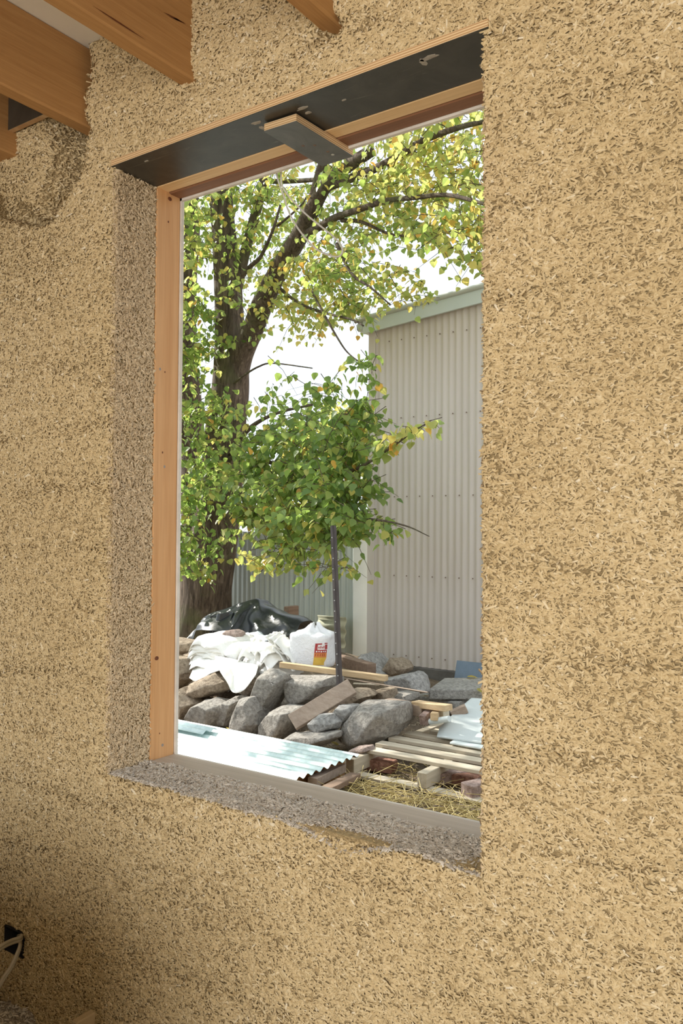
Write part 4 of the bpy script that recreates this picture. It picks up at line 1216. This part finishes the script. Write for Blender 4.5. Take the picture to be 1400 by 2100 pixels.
# ---------------- galvanised roofing sheet in front
zsht = 0.15
RC = atz(738, 1548, zsht); NC_ = atz(594, 1603, zsht)
xr = (RC.x + NC_.x) / 2
gs = thing('roofing_sheet', (xr - 1.2, 2.3, 0.0), 'sun-bleached corrugated galvanised sheet lying flat outside the window', 'roofing sheet')
o = corrugated('sheet_top', 1.55, RC.y, 0.0762, 0.0095, lambda u, t, h: (xr - 2.9 * (1 - t), u, zsht + h), G['galvanised'], gs, seg=10, rows=6)
o = corrugated('rusty_underside', 1.55, RC.y, 0.0762, 0.0095, lambda u, t, h: (xr - 2.9 * (1 - t) - 0.001, u, zsht - 0.004 + h), G['rust_under'], gs, seg=10, rows=6)
for xx in (xr - 0.14, xr - 1.5, xr - 2.6):
    o = box('bearer', (xx - 0.05, 1.6, -0.01), (xx + 0.05, RC.y - 0.02, zsht - 0.015), G['rust_under'], gs, 0.004)
# second sheet lapping over at the left
q0 = atz(412, 1500, 0.19)
o = corrugated('roofing_sheet', q0.y, q0.y + 0.16, 0.0762, 0.0095, lambda u, t, h: (q0.x - 1.6 * (1 - t), u, 0.178 + h + 0.015 * (1 - t)), G['galvanised'], seg=10, rows=4, thick=0.002)
tag(o, 'second galvanised sheet at the left, lapped over the first by the post', 'roofing sheet')

# ---------------- pallet
pz = 0.135
PL = atz(741, 1536, pz)
pal = thing('pallet', (PL.x + 0.6, PL.y + 0.45, 0.0), 'weathered timber pallet with bare slats right of the roofing sheet', 'pallet')
px0 = PL.x
ys = [PL.y + 0.045 + i * 0.168 for i in range(7)]
for i, yy in enumerate(ys):
    xs = px0 + (0.0 if i < 4 else 0.03 * i)
    o = beam('slat', (xs + random.uniform(-0.015, 0.015), yy, pz - 0.01), (px0 + 1.25, yy + random.uniform(-0.012, 0.012), pz - 0.012), 0.085, 0.022, G['weathered_x'], pal, bev=0.002)
for k_, xx in enumerate((px0 + 0.02, px0 + 0.52, px0 + 1.05)):
    beam('bearer', (xx, PL.y - 0.16, pz - 0.066), (xx, ys[-1] + 0.04, pz - 0.066), 0.06, 0.088, G['weathered_y'], pal)
bb = PL.y - 0.13
beam('bottom_board', (px0 - 0.03, bb, 0.014), (px0 + 0.50, bb + 0.01, 0.014), 0.085, 0.022, G['weathered_x'], pal)
beam('bottom_board', (px0 + 0.51, bb + 0.01, 0.012), (px0 + 1.25, bb - 0.01, 0.012), 0.085, 0.022, G['weathered_x'], pal)
beam('bottom_board', (px0 - 0.03, bb + 0.6, 0.012), (px0 + 1.25, bb + 0.6, 0.012), 0.085, 0.022, G['weathered_x'], pal)
# bricks beneath / beside the pallet
def brick(a, b_, z, rz, mat, lab, L_=0.21, W_=0.10, H_=0.07):
    c = atz(a, b_, z)
    dv = Vector((math.cos(rz), math.sin(rz), 0)) * L_ / 2
    o = beam('brick', c - dv, c + dv, W_, H_, G[mat], bev=0.006)
    return tag(o, lab, 'brick', 'loose bricks')
brick(778, 1568, 0.035, 0.1, 'brick', 'dark red brick between the first two pallet bearers')
brick(925, 1592, 0.035, 0.9, 'brick_pale', 'tilted pinkish red brick in front of the pallet slats')
brick(952, 1598, 0.03, 0.1, 'brick', 'dark brick in shadow right of the tilted one')
brick(984, 1618, 0.045, 1.2, 'brick_pale', 'pale pink brick at the right edge of the opening', H_=0.09)
# pale sheet on the pallet
def poly_sheet(name, pts, mat, label, cat, thick, nsub=3):
    bm = bmesh.new()
    vs2 = [bm.verts.new(p) for p in pts]
    f = bm.faces.new(vs2)
    bmesh.ops.triangulate(bm, faces=[f])
    for _ in range(nsub):
        bmesh.ops.subdivide_edges(bm, edges=bm.edges[:], cuts=1, use_grid_fill=True)
    for v in bm.verts:
        v.co.z += 0.008 * mnoise.noise(v.co * 4) 
    org = Vector(pts[0])
    for v in bm.verts: v.co -= org
    me = bpy.data.meshes.new(name); bm.to_mesh(me); bm.free()
    me.polygons.foreach_set('use_smooth', [True] * len(me.polygons)); me.materials.append(G[mat])
    o = bpy.data.objects.new(name, me); COL.objects.link(o); o.location = org
    md = o.modifiers.new('solid', 'SOLIDIFY'); md.thickness = thick; md.offset = 1
    return tag(o, label, cat)
poly_sheet('fibre_sheet', [atz(896, 1513, 0.155), atz(1010, 1530, 0.165), atz(1060, 1480, 0.22), atz(1010, 1436, 0.30), atz(966, 1435, 0.30), atz(944, 1455, 0.26), atz(922, 1474, 0.22), atz(901, 1497, 0.175)], 'pale_sheet', 'pale blue-white sheet lying bent on the pallet', 'sheet', 0.012)
poly_sheet('fibre_sheet', [atz(922, 1526, 0.145), atz(1010, 1543, 0.145), atz(1020, 1525, 0.15), atz(940, 1516, 0.15)], 'pale_sheet', 'folded pale edge under the larger sheet on the pallet', 'sheet', 0.012)

# ---------------- straw
def strands(name, n, xr_, yr_, zfun, Lr, mat, label, cat, rad=0.0021):
    V_, F_ = np.empty((n * 9, 3)), []
    cx_ = RNG.uniform(xr_[0], xr_[1], n); cy_ = RNG.uniform(yr_[0], yr_[1], n)
    ang = RNG.normal(0.1, 1.0, n); LL = RNG.uniform(Lr[0], Lr[1], n)
    z0 = zfun(cx_, cy_) + RNG.uniform(0.0, 0.05, n) ** 1.0
    bow = RNG.normal(0, 0.55, n); ti = RNG.normal(0, 0.24, n)
    for k in range(3):
        s_ = (k - 1) * LL / 2
        X = cx_ + np.cos(ang) * s_ - np.sin(ang) * bow * LL * 0.25 * (1 - abs(k - 1))
        Y = cy_ + np.sin(ang) * s_ + np.cos(ang) * bow * LL * 0.25 * (1 - abs(k - 1))
        Z = np.maximum(z0 + ti * s_ + 0.010 * (1 - abs(k - 1)), zfun(X, Y) + 0.002)
        for q in range(3):
            a = 2 * math.pi * q / 3 + 0.5
            V_[k * 3 + q::9] = np.stack([X - np.sin(ang) * rad * math.cos(a), Y + np.cos(ang) * rad * math.cos(a), Z + rad * math.sin(a)], 1)
    base = np.arange(n) * 9
    quads = []
    for k in range(2):
        for q in range(3):
            quads.append([k * 3 + q, k * 3 + (q + 1) % 3, (k + 1) * 3 + (q + 1) % 3, (k + 1) * 3 + q])
    Fq = (base[:, None, None] + np.array(quads)[None]).reshape(-1, 4)
    me = bpy.data.meshes.new(name)
    me.vertices.add(n * 9); me.loops.add(len(Fq) * 4); me.polygons.add(len(Fq))
    me.vertices.foreach_set('co', V_.reshape(-1)); me.loops.foreach_set('vertex_index', Fq.reshape(-1).astype(np.int32))
    me.polygons.foreach_set('loop_start', np.arange(0, len(Fq) * 4, 4, dtype=np.int32))
    me.update(calc_edges=True); me.materials.append(G[mat])
    o = bpy.data.objects.new(name, me); COL.objects.link(o)
    return tag(o, label, cat, kind='stuff')
strands('straw', 2300, (-2.75, -0.6), (1.35, 2.75), ground_h, (0.10, 0.42), 'straw', 'loose golden straw scattered on the dirt below the window', 'straw')
strands('straw', 500, (-2.9, -1.2), (2.75, 3.9), ground_h, (0.06, 0.25), 'straw', 'thin straw lying under and around the pallet', 'straw')
# chippings round the stones
n = 5200
cx_ = np.concatenate([RNG.normal(-3.35, 0.35, n // 2), RNG.uniform(-5.2, -1.2, n - n // 2)]); cy_ = np.concatenate([RNG.normal(3.05, 0.16, n // 2), RNG.uniform(2.7, 4.6, n - n // 2)])
T, B, Nn = scatter_frame(n, (1, 0, 0), (0, 1, 0), (0, 0, 1), np.full(n, 0.8))
L, W, H = chip_sizes(n, np.full(n, 1.0))
o = make_chips('wood_chippings', np.stack([cx_, cy_, ground_h(cx_, cy_) + RNG.uniform(0, 0.008, n)], 1), T, B, Nn, L * 1.3, W * 1.3, H, RNG.random(n), G['shiv_reveal'], gr)

# ================================================================== TREES
LEAFV = np.array([(0, 0, 0), (0, 0.5, -0.02), (0, 1.08, -0.10), (-0.36, 0.10, 0.07), (-0.50, 0.40, 0.10), (-0.27, 0.80, 0.02), (0.36, 0.10, 0.07), (0.50, 0.40, 0.10), (0.27, 0.80, 0.02)])
LEAFF = [(0, 1, 4, 3), (1, 2, 5, 4), (0, 6, 7, 1), (1, 7, 8, 2)]
class Leaves:
    def __init__(s): s.P, s.D, s.N, s.S, s.T = [], [], [], [], []
    def add(s, p, d, nrm, size, tint):
        s.P.append(tuple(p)); s.D.append(tuple(d)); s.N.append(tuple(nrm)); s.S.append(size); s.T.append(tint)
def leaf_frames(lv):
    P = np.array(lv.P); D = np.array(lv.D); Nn = np.array(lv.N); S = np.array(lv.S)
    D /= np.linalg.norm(D, axis=1)[:, None]
    X = np.cross(D, Nn); X /= np.maximum(np.linalg.norm(X, axis=1), 1e-6)[:, None]
    Z = np.cross(X, D)
    return P, X, D, Z, S, np.array(lv.T)
def leaf_stuff(name, fr, idx, parent, mat):
    P, X, D, Z, S, T_ = [a[idx] for a in fr]
    n = len(P)
    V_ = P[:, None] + S[:, None, None] * (LEAFV[None, :, 0:1] * X[:, None] + LEAFV[None, :, 1:2] * D[:, None] + LEAFV[None, :, 2:3] * Z[:, None])
    Fq = (np.arange(n)[:, None, None] * 9 + np.array(LEAFF)[None]).reshape(-1, 4)
    me = bpy.data.meshes.new(name)
    me.vertices.add(n * 9); me.loops.add(len(Fq) * 4); me.polygons.add(len(Fq))
    me.vertices.foreach_set('co', V_.reshape(-1)); me.loops.foreach_set('vertex_index', Fq.reshape(-1).astype(np.int32))
    me.polygons.foreach_set('loop_start', np.arange(0, len(Fq) * 4, 4, dtype=np.int32))
    me.update(calc_edges=True)
    a = me.attributes.new('tint', 'FLOAT', 'POINT'); a.data.foreach_set('value', np.repeat(T_, 9).astype(np.float32))
    me.materials.append(mat)
    o = bpy.data.objects.new(name, me); COL.objects.link(o); o.parent = parent; o.location = -_world_loc(parent)
    return tag(o, kind='stuff')
def leaf_singles(fr, idx, parent, mat):
    metas = []
    for k in range(12):
        me = bpy.data.meshes.new('leaf'); me.from_pydata([tuple(v) for v in LEAFV], [], LEAFF); me.materials.append(mat)
        tv = k / 11
        a = me.attributes.new('tint', 'FLOAT', 'POINT'); a.data.foreach_set('value', np.full(9, tv, dtype=np.float32))
        metas.append(me)
    base = _world_loc(parent)
    for i in idx:
        P, X, D, Z, S, T_ = [a[i] for a in fr]
        o = bpy.data.objects.new('leaf', metas[int(round(min(max(T_, 0), 1) * 11))])
        COL.objects.link(o); o.parent = parent
        m4 = Matrix(((X[0], D[0], Z[0], P[0] - base.x), (X[1], D[1], Z[1], P[1] - base.y), (X[2], D[2], Z[2], P[2] - base.z), (0, 0, 0, 1)))
        o.matrix_basis = m4 @ Matrix.Diagonal((S, S, S, 1))

rt = random.Random(5)
WOOD_V, WOOD_F = [], []
def branch(pts, r0, r1, sides=10, rough=0.12, n=7, into=None):
    pp = catmull(pts, n)
    rad = [r0 + (r1 - r0) * (i / (len(pp) - 1)) ** 0.9 for i in range(len(pp))]
    v_, f_ = tube_vf(pp, rad, sides, rough)
    V_, F_ = into if into is not None else (WOOD_V, WOOD_F)
    n_ = len(V_); V_ += v_; F_ += [tuple(i + n_ for i in g) for g in f_]
    return pp
def bp(L_):                      # picture point + depth plane -> point on the tree
    return [at(a, b_, y) for a, b_, y in L_]
TY = 5.9
# stems and boughs
branch(bp([(405, 1345, TY), (412, 1290, TY), (424, 1200, TY), (440, 1100, TY), (453, 1000, TY), (462, 900, TY), (470, 800, TY), (474, 730, TY)]), 0.36, 0.200, 18, 0.22)
branch(bp([(474, 760, TY), (470, 660, TY), (466, 560, TY), (458, 470, TY), (452, 390, TY), (446, 300, TY + 0.1), (450, 180, TY + 0.2)]), 0.195, 0.10, 14)
branch(bp([(478, 800, TY), (494, 730, TY - 0.02), (520, 670, TY - 0.1), (548, 600, TY - 0.2), (580, 540, TY - 0.3), (610, 490, TY - 0.4), (640, 430, TY - 0.55), (665, 385, TY - 0.7), (700, 350, TY - 0.85), (760, 310, TY - 1.0)]), 0.150, 0.055, 12)
branch(bp([(665, 385, TY - 0.7), (735, 360, TY - 0.9), (800, 330, TY - 1.1), (865, 290, TY - 1.3), (930, 265, TY - 1.5), (1010, 245, TY - 1.6)]), 0.048, 0.018, 8)
branch(bp([(640, 420, TY - 0.55), (660, 340, TY - 0.6), (690, 260, TY - 0.6), (730, 160, TY - 0.5)]), 0.06, 0.03, 8)
branch(bp([(474, 640, TY), (492, 560, TY + 0.05), (512, 480, TY + 0.1), (532, 410, TY + 0.15), (545, 350, TY + 0.2), (560, 260, TY + 0.3)]), 0.075, 0.04, 10)
branch(bp([(545, 372, TY + 0.15), (590, 372, TY), (650, 368, TY - 0.2), (690, 362, TY - 0.5)]), 0.030, 0.022, 8)
branch(bp([(480, 590, TY), (510, 550, TY - 0.1), (535, 525, TY - 0.2), (560, 470, TY - 0.3), (575, 420, TY - 0.3)]), 0.032, 0.012, 8)
branch(bp([(628, 480, TY - 0.45), (655, 465, TY - 0.6), (690, 445, TY - 0.8), (735, 430, TY - 1.0), (790, 412, TY - 1.2), (850, 405, TY - 1.4), (920, 400, TY - 1.6), (1000, 420, TY - 1.8)]), 0.045, 0.012, 8)
branch(bp([(700, 452, TY - 0.8), (740, 455, TY - 0.9), (800, 480, TY - 1.0), (860, 485, TY - 1.2)]), 0.022, 0.008, 6)
branch(bp([(560, 580, TY - 0.25), (610, 620, TY - 0.4), (660, 640, TY - 0.6), (720, 655, TY - 0.9), (745, 668, TY - 1.0)]), 0.022, 0.008, 6)
branch(bp([(690, 500, TY - 0.8), (720, 560, TY - 0.9), (760, 590, TY - 1.0), (800, 625, TY - 1.1)]), 0.020, 0.007, 6)
branch(bp([(560, 470, TY - 0.2), (585, 450, TY - 0.3), (618, 420, TY - 0.4), (630, 400, TY - 0.4)]), 0.018, 0.008, 6)
# second stem at the left, mostly hidden in leaves
branch(bp([(408, 1110, TY + 0.15), (400, 1030, TY + 0.25), (396, 930, TY + 0.3), (388, 800, TY + 0.35), (380, 680, TY + 0.4), (384, 560, TY + 0.4), (392, 460, TY + 0.45), (386, 330, TY + 0.5)]), 0.20, 0.10, 12)
branch(bp([(400, 960, TY + 0.1), (376, 900, TY - 0.1), (362, 840, TY - 0.2), (345, 760, TY - 0.3)]), 0.07, 0.03, 8)
# low boughs reaching right over the pile
branch(bp([(470, 930, TY - 0.1), (500, 890, TY - 0.4), (530, 865, TY - 0.7), (575, 845, TY - 1.0), (640, 830, TY - 1.3)]), 0.035, 0.010, 8)
branch(bp([(475, 790, TY - 0.1), (500, 770, TY - 0.3), (530, 752, TY - 0.5), (560, 745, TY - 0.7), (640, 755, TY - 1.0)]), 0.016, 0.006, 6)
branch(bp([(470, 940, TY - 0.1), (510, 935, TY - 0.5), (560, 950, TY - 0.9), (640, 965, TY - 1.3), (720, 965, TY - 1.6), (790, 925, TY - 1.8), (840, 890, TY - 1.9), (884, 862, TY - 2.0)]), 0.030, 0.004, 8)
branch(bp([(465, 1040, TY - 0.2), (520, 1050, TY - 0.6), (600, 1060, TY - 1.0), (680, 1068, TY - 1.4), (760, 1065, TY - 1.7), (830, 1078, TY - 1.8), (880, 1100, TY - 1.85)]), 0.026, 0.003, 8)
branch(bp([(430, 1060, TY - 0.25), (395, 1075, TY - 0.7), (365, 1085, TY - 1.1), (330, 1090, TY - 1.4)]), 0.025, 0.01, 6)
branch(bp([(640, 600, TY - 0.6), (690, 690, TY - 0.9), (720, 730, TY - 1.1), (770, 760, TY - 1.3)]), 0.014, 0.005, 6)
# limbs of the crown to the left and above, beyond the window frame
branch(bp([(388, 700, TY + 0.35), (300, 560, TY), (200, 470, TY - 0.6), (90, 420, TY - 1.2)]), 0.10, 0.03, 8)
branch(bp([(446, 300, TY + 0.1), (330, 150, TY - 0.5), (200, 60, TY - 1.2), (80, 20, TY - 1.8)]), 0.09, 0.03, 8)
branch(bp([(560, 260, TY + 0.3), (640, 120, TY), (760, 20, TY - 0.6), (900, -60, TY - 1.2)]), 0.05, 0.02, 8)

tree = thing('leafy_tree', at(410, 1335, TY), 'large backlit tree with a forked dark trunk left of the shed', 'tree')
TW_V, TW_F = [], []
LV = Leaves()
def tint_of(mode):
    r = rt.random()
    if mode == 'green': t = rt.gauss(0.34, 0.2) if r < 0.9 else rt.gauss(0.86, 0.08)
    elif mode == 'yellow': t = rt.gauss(0.72, 0.12) if r < 0.75 else rt.gauss(0.90, 0.06)
    else: t = rt.gauss(0.55, 0.17) if r < 0.87 else rt.gauss(0.90, 0.06)
    return min(max(t, 0), 1)
def cluster(px, py, Y, rx, ry, rz, ntw, per, mode, size=(0.05, 0.085), store=None, twigs=True):
    c = at(px, py, Y)
    if py < 700 and px > 480: size = (0.042, 0.070); per = int(per * 1.7)
    lv = store or LV
    for _ in range(ntw):
        while True:
            q = Vector((rt.uniform(-1, 1), rt.uniform(-1, 1), rt.uniform(-1, 1)))
            if q.length < 1: break
        s_ = c + Vector((q.x * rx, q.y * ry, q.z * rz))
        dirv = Vector((rt.uniform(-1, 1), rt.uniform(-1, 1), rt.uniform(-0.6, 0.25))).normalized()
        ln = rt.uniform(0.25, 0.55) * min(1.0, max(rx, rz) / 0.4 + 0.25)
        pts = [s_ - dirv * ln * 0.5, s_ + Vector((0, 0, 0.02)), s_ + dirv * ln * 0.5 - Vector((0, 0, ln * 0.15))]
        if twigs:
            v_, f_ = tube_vf(pts, [0.0035, 0.0028, 0.0015], 4)
            n_ = len(TW_V); TW_V.extend(v_); TW_F.extend([tuple(i + n_ for i in g) for g in f_[:8]])
        for k in range(per):
            t = (k + rt.random()) / per
            p = pts[0].lerp(pts[1], t * 2) if t < 0.5 else pts[1].lerp(pts[2], t * 2 - 1)
            side = 1 if k % 2 else -1
            sv = dirv.cross(Vector((0, 0, 1)))
            sv = sv.normalized() if sv.length > 1e-3 else Vector((1, 0, 0))
            d_ = sv * side * rt.uniform(0.4, 1.0) + dirv * rt.uniform(-0.1, 0.7) + Vector((0, 0, -rt.uniform(0.3, 1.4)))
            nr_ = Vector((rt.gauss(0, 0.55), rt.gauss(0, 0.55), 1.0)) + sv * side * 0.3
            p = p + sv * side * 0.02 + Vector((rt.gauss(0, 0.02), rt.gauss(0, 0.02), rt.gauss(0, 0.02)))
            lv.add(p, d_, nr_, rt.uniform(*size), tint_of(mode))
# crown as seen from the left to the right
for a in (
    # upper left crown round the stems
    (400, 450, TY - 0.3, 0.45, 0.5, 0.5, 34, 7, 'mid'), (420, 560, TY - 0.4, 0.45, 0.4, 0.5, 30, 7, 'mid'), (390, 680, TY - 0.5, 0.35, 0.5, 0.5, 36, 7, 'green'),
    (385, 800, TY - 0.5, 0.35, 0.5, 0.5, 36, 7, 'green'), (400, 900, TY - 0.5, 0.35, 0.5, 0.4, 34, 7, 'green'), (440, 860, TY - 0.6, 0.3, 0.3, 0.4, 20, 7, 'green'),
    (385, 1000, TY - 0.8, 0.38, 0.5, 0.35, 40, 8, 'green'), (450, 970, TY - 0.6, 0.40, 0.3, 0.3, 34, 7, 'green'), (385, 1110, TY - 1.0, 0.34, 0.4, 0.33, 40, 8, 'green'),
    (380, 1165, TY - 1.0, 0.25, 0.3, 0.2, 16, 7, 'green'),
    (480, 460, TY + 0.4, 0.5, 0.4, 0.5, 26, 7, 'mid'), (520, 560, TY + 0.2, 0.4, 0.4, 0.4, 20, 7, 'mid'), (440, 380, TY, 0.6, 0.5, 0.4, 26, 7, 'mid'),
    (580, 420, TY + 0.2, 0.5, 0.5, 0.5, 30, 7, 'mid'), (560, 500, TY, 0.4, 0.4, 0.4, 22, 7, 'mid'), (600, 580, TY - 0.2, 0.5, 0.4, 0.35, 30, 7, 'yellow'),
    (660, 560, TY - 0.5, 0.45, 0.4, 0.3, 30, 7, 'yellow'), (720, 580, TY - 0.7, 0.45, 0.4, 0.32, 30, 7, 'mid'), (620, 650, TY - 0.3, 0.4, 0.4, 0.2, 16, 7, 'yellow'),
    (690, 640, TY - 0.6, 0.35, 0.3, 0.2, 15, 7, 'yellow'), (700, 480, TY - 0.5, 0.5, 0.4, 0.35, 20, 7, 'mid'), (690, 390, TY - 0.5, 0.5, 0.4, 0.4, 24, 7, 'mid'),
    (640, 340, TY - 0.2, 0.6, 0.4, 0.4, 24, 7, 'yellow'), (760, 420, TY - 0.8, 0.5, 0.5, 0.4, 26, 7, 'yellow'), (760, 320, TY - 0.8, 0.6, 0.5, 0.4, 28, 7, 'mid'),
    (840, 380, TY - 1.0, 0.5, 0.5, 0.4, 28, 7, 'yellow'), (830, 450, TY - 1.1, 0.5, 0.4, 0.3, 22, 7, 'mid'), (880, 320, TY - 1.1, 0.5, 0.5, 0.4, 32, 7, 'yellow'),
    (930, 400, TY - 1.3, 0.4, 0.5, 0.45, 32, 7, 'yellow'), (960, 290, TY - 1.3, 0.5, 0.5, 0.5, 36, 7, 'yellow'), (920, 490, TY - 1.5, 0.3, 0.3, 0.25, 14, 7, 'mid'),
    (970, 470, TY - 1.5, 0.3, 0.3, 0.35, 20, 7, 'yellow'), (870, 250, TY - 1.0, 0.6, 0.5, 0.3, 24, 7, 'yellow'), (800, 560, TY - 0.9, 0.3, 0.3, 0.12, 7, 7, 'yellow'),
    (960, 560, TY - 1.5, 0.35, 0.2, 0.06, 4, 5, 'mid'), (820, 600, TY - 1.0, 0.35, 0.2, 0.10, 9, 6, 'yellow'), (520, 400, TY, 0.4, 0.5, 0.3, 16, 7, 'mid'),
    (540, 640, TY - 0.2, 0.25, 0.3, 0.3, 7, 6, 'mid'), (440, 700, TY - 0.5, 0.3, 0.25, 0.4, 12, 7, 'green'),
    # low boughs over the pile
    (540, 855, TY - 0.8, 0.40, 0.4, 0.2, 11, 6, 'green'), (620, 835, TY - 1.1, 0.40, 0.4, 0.2, 15, 6, 'green'), (690, 805, TY - 1.4, 0.30, 0.3, 0.18, 13, 6, 'green'), (735, 755, TY - 1.5, 0.12, 0.2, 0.2, 6, 6, 'green'),
    (580, 780, TY - 0.8, 0.35, 0.3, 0.1, 3, 5, 'green'),
    (560, 920, TY - 0.9, 0.40, 0.4, 0.26, 50, 8, 'green'), (640, 910, TY - 1.3, 0.40, 0.4, 0.28, 54, 8, 'green'), (710, 900, TY - 1.5, 0.30, 0.4, 0.28, 44, 8, 'green'),
    (540, 1010, TY - 0.9, 0.36, 0.4, 0.26, 54, 8, 'green'), (620, 1000, TY - 1.3, 0.40, 0.4, 0.28, 60, 8, 'green'), (700, 990, TY - 1.6, 0.30, 0.4, 0.28, 54, 8, 'green'),
    (520, 1075, TY - 1.0, 0.30, 0.3, 0.18, 18, 7, 'mid'), (590, 1080, TY - 1.3, 0.36, 0.4, 0.22, 42, 8, 'mid'), (670, 1060, TY - 1.6, 0.36, 0.3, 0.22, 32, 8, 'green'),
    (730, 1070, TY - 1.7, 0.16, 0.2, 0.16, 14, 7, 'green'), (540, 1145, TY - 1.6, 0.12, 0.2, 0.06, 6, 6, 'yellow'), (640, 1130, TY - 1.5, 0.36, 0.2, 0.10, 12, 6, 'mid'),
    (590, 1125, TY - 1.4, 0.30, 0.25, 0.10, 12, 6, 'mid'), (690, 1112, TY - 1.6, 0.28, 0.2, 0.12, 12, 6, 'green'), (560, 1165, TY - 1.5, 0.16, 0.15, 0.04, 4, 5, 'yellow'),
    (650, 1170, TY - 1.6, 0.30, 0.15, 0.06, 6, 5, 'mid'), (720, 1165, TY - 1.7, 0.10, 0.1, 0.03, 2, 5, 'mid'), (770, 1075, TY - 1.75, 0.08, 0.1, 0.05, 4, 6, 'green'),
    (800, 1090, TY - 1.8, 0.06, 0.1, 0.05, 3, 5, 'green'), (775, 925, TY - 1.8, 0.10, 0.1, 0.05, 4, 6, 'mid'), (812, 905, TY - 1.85, 0.09, 0.1, 0.04, 4, 6, 'yellow'), (845, 883, TY - 1.9, 0.08, 0.1, 0.04, 3, 6, 'yellow'), (872, 868, TY - 2.0, 0.06, 0.08, 0.03, 2, 5, 'mid'),
    (768, 770, TY - 1.5, 0.06, 0.1, 0.12, 3, 5, 'green'), (745, 830, TY - 1.5, 0.1, 0.1, 0.15, 6, 6, 'green'),
    # unseen rest of the crown beyond the window frame, partly added to dapple the yard
    (300, 500, TY - 0.5, 0.9, 0.8, 0.9, 70, 8, 'mid'), (180, 420, TY - 1.2, 0.9, 0.9, 0.8, 70, 8, 'mid'), (300, 250, TY - 0.8, 1.1, 0.9, 0.8, 70, 8, 'mid'), (170, 640, TY - 1.2, 0.8, 0.7, 0.6, 60, 8, 'mid'),
    (560, 180, TY, 1.2, 0.9, 0.7, 60, 8, 'mid'), (850, 120, TY - 1.0, 1.3, 0.9, 0.7, 60, 8, 'yellow'), (1150, 350, TY - 1.6, 0.8, 0.6, 0.8, 40, 8, 'yellow'),
    ):
    cluster(*a)
for wx, wy, wz, rx_, ry_, rz_, nt2 in ((-7.2, 3.2, 3.9, 0.8, 0.8, 0.8, 90), (-6.8, 4.3, 4.1, 0.9, 0.8, 0.7, 90), (-6.2, 3.6, 5.0, 1.0, 1.0, 0.8, 80), (-7.4, 4.9, 3.7, 0.8, 0.6, 0.7, 60)):  # unseen leaf clusters added to shade the sheet's right part and the rocks
    pq = proj((wx, wy, wz))
    cluster(pq[0], pq[1], wy, rx_, ry_, rz_, nt2, 8, 'mid', size=(0.06, 0.10))
o = mesh_obj('trunk', WOOD_V, WOOD_F, G['bark'], tree, smooth=True)
o = mesh_obj('twigs', TW_V, TW_F, G['bark'], tree)
tag(o, kind='stuff')
fr = leaf_frames(LV)
scores = []
for i, p in enumerate(LV.P):
    a, b_, z = proj(p)
    ok = 372 < a < 985 and 240 < b_ < 1200
    scores.append(LV.S[i] / z * abs(fr[3][i].dot(np.array(Fv)) * 0.7 + 0.3) if ok else 0)
order = np.argsort(-np.array(scores))
leaf_singles(fr, order[:300], tree, G['leaf'])
leaf_stuff('foliage', fr, order[300:], tree, G['leaf'])

# bright tree beyond the fence
bt = thing('leafy_tree', at(690, 1080, 9.5), 'bright yellow-green tree standing behind the fence beside the shed', 'tree')
W2 = ([], [])
branch(bp([(690, 1300, 9.5), (688, 1150, 9.5), (694, 1020, 9.5), (700, 920, 9.5), (708, 840, 9.5)]), 0.09, 0.03, 8, into=W2)
branch(bp([(694, 1020, 9.5), (660, 960, 9.4), (630, 900, 9.3)]), 0.04, 0.015, 6, into=W2)
mesh_obj('trunk', W2[0], W2[1], G['bark'], bt, smooth=True)
L2 = Leaves()
for a in ((720, 860, 9.5, 0.6, 0.5, 0.35, 44, 9, 'yellow'), (640, 900, 9.4, 0.6, 0.5, 0.35, 40, 9, 'yellow'), (720, 960, 9.5, 0.6, 0.5, 0.4, 44, 9, 'yellow'), (600, 980, 9.4, 0.6, 0.5, 0.4, 36, 9, 'mid'), (640, 1050, 9.4, 0.7, 0.5, 0.3, 30, 9, 'mid'), (540, 1000, 9.5, 0.6, 0.5, 0.5, 30, 9, 'mid'), (790, 900, 9.5, 0.5, 0.5, 0.5, 26, 9, 'yellow')):
    cluster(*a, store=L2, twigs=False, size=(0.06, 0.11))
f2 = leaf_frames(L2)
leaf_stuff('foliage', f2, np.arange(len(L2.P)), bt, G['leaf'])

# fallen leaves on slabs and stones
lm = []
for k in range(3):
    me = bpy.data.meshes.new('fallen_leaf'); me.from_pydata([tuple(v) for v in LEAFV], [], LEAFF); me.materials.append(G['leaf'])
    a = me.attributes.new('tint', 'FLOAT', 'POINT'); a.data.foreach_set('value', np.full(9, 0.88 + 0.06 * k, dtype=np.float32))
    lm.append(me)
for i, (a, b_, z, lab) in enumerate(((925, 1422, 0.172, 'orange fallen leaf on the lower slab'), (957, 1389, 0.266, 'yellow fallen leaf at the back edge of the upper slab'), (950, 1424, 0.172, 'yellow fallen leaf between the two slabs'), (985, 1412, 0.27, 'yellow fallen leaf on the upper slab by the window edge'),
        (692, 1530, 0.02, 'orange fallen leaf on the chippings behind the roofing sheet'), (588, 1355, 0.36, 'orange fallen leaf at the foot of the white bag'), (571, 1305, 0.62, 'orange fallen leaf on top of the crumpled sacks'), (475, 1496, 0.05, 'tan fallen leaf at the left end of the roofing sheet'), (866, 1418, 0.20, 'yellow fallen leaf on the thin strip beside the slab'))):
    o = bpy.data.objects.new('fallen_leaf', lm[i % 3]); COL.objects.link(o)
    o.location = atz(a, b_, z) + Vector((0, 0, 0.004)); o.scale = (0.085,) * 3
    o.rotation_euler = (random.uniform(-0.3, 0.3), random.uniform(-0.3, 0.3), random.uniform(0, 6))
    tag(o, lab, 'leaf', 'fallen leaves')
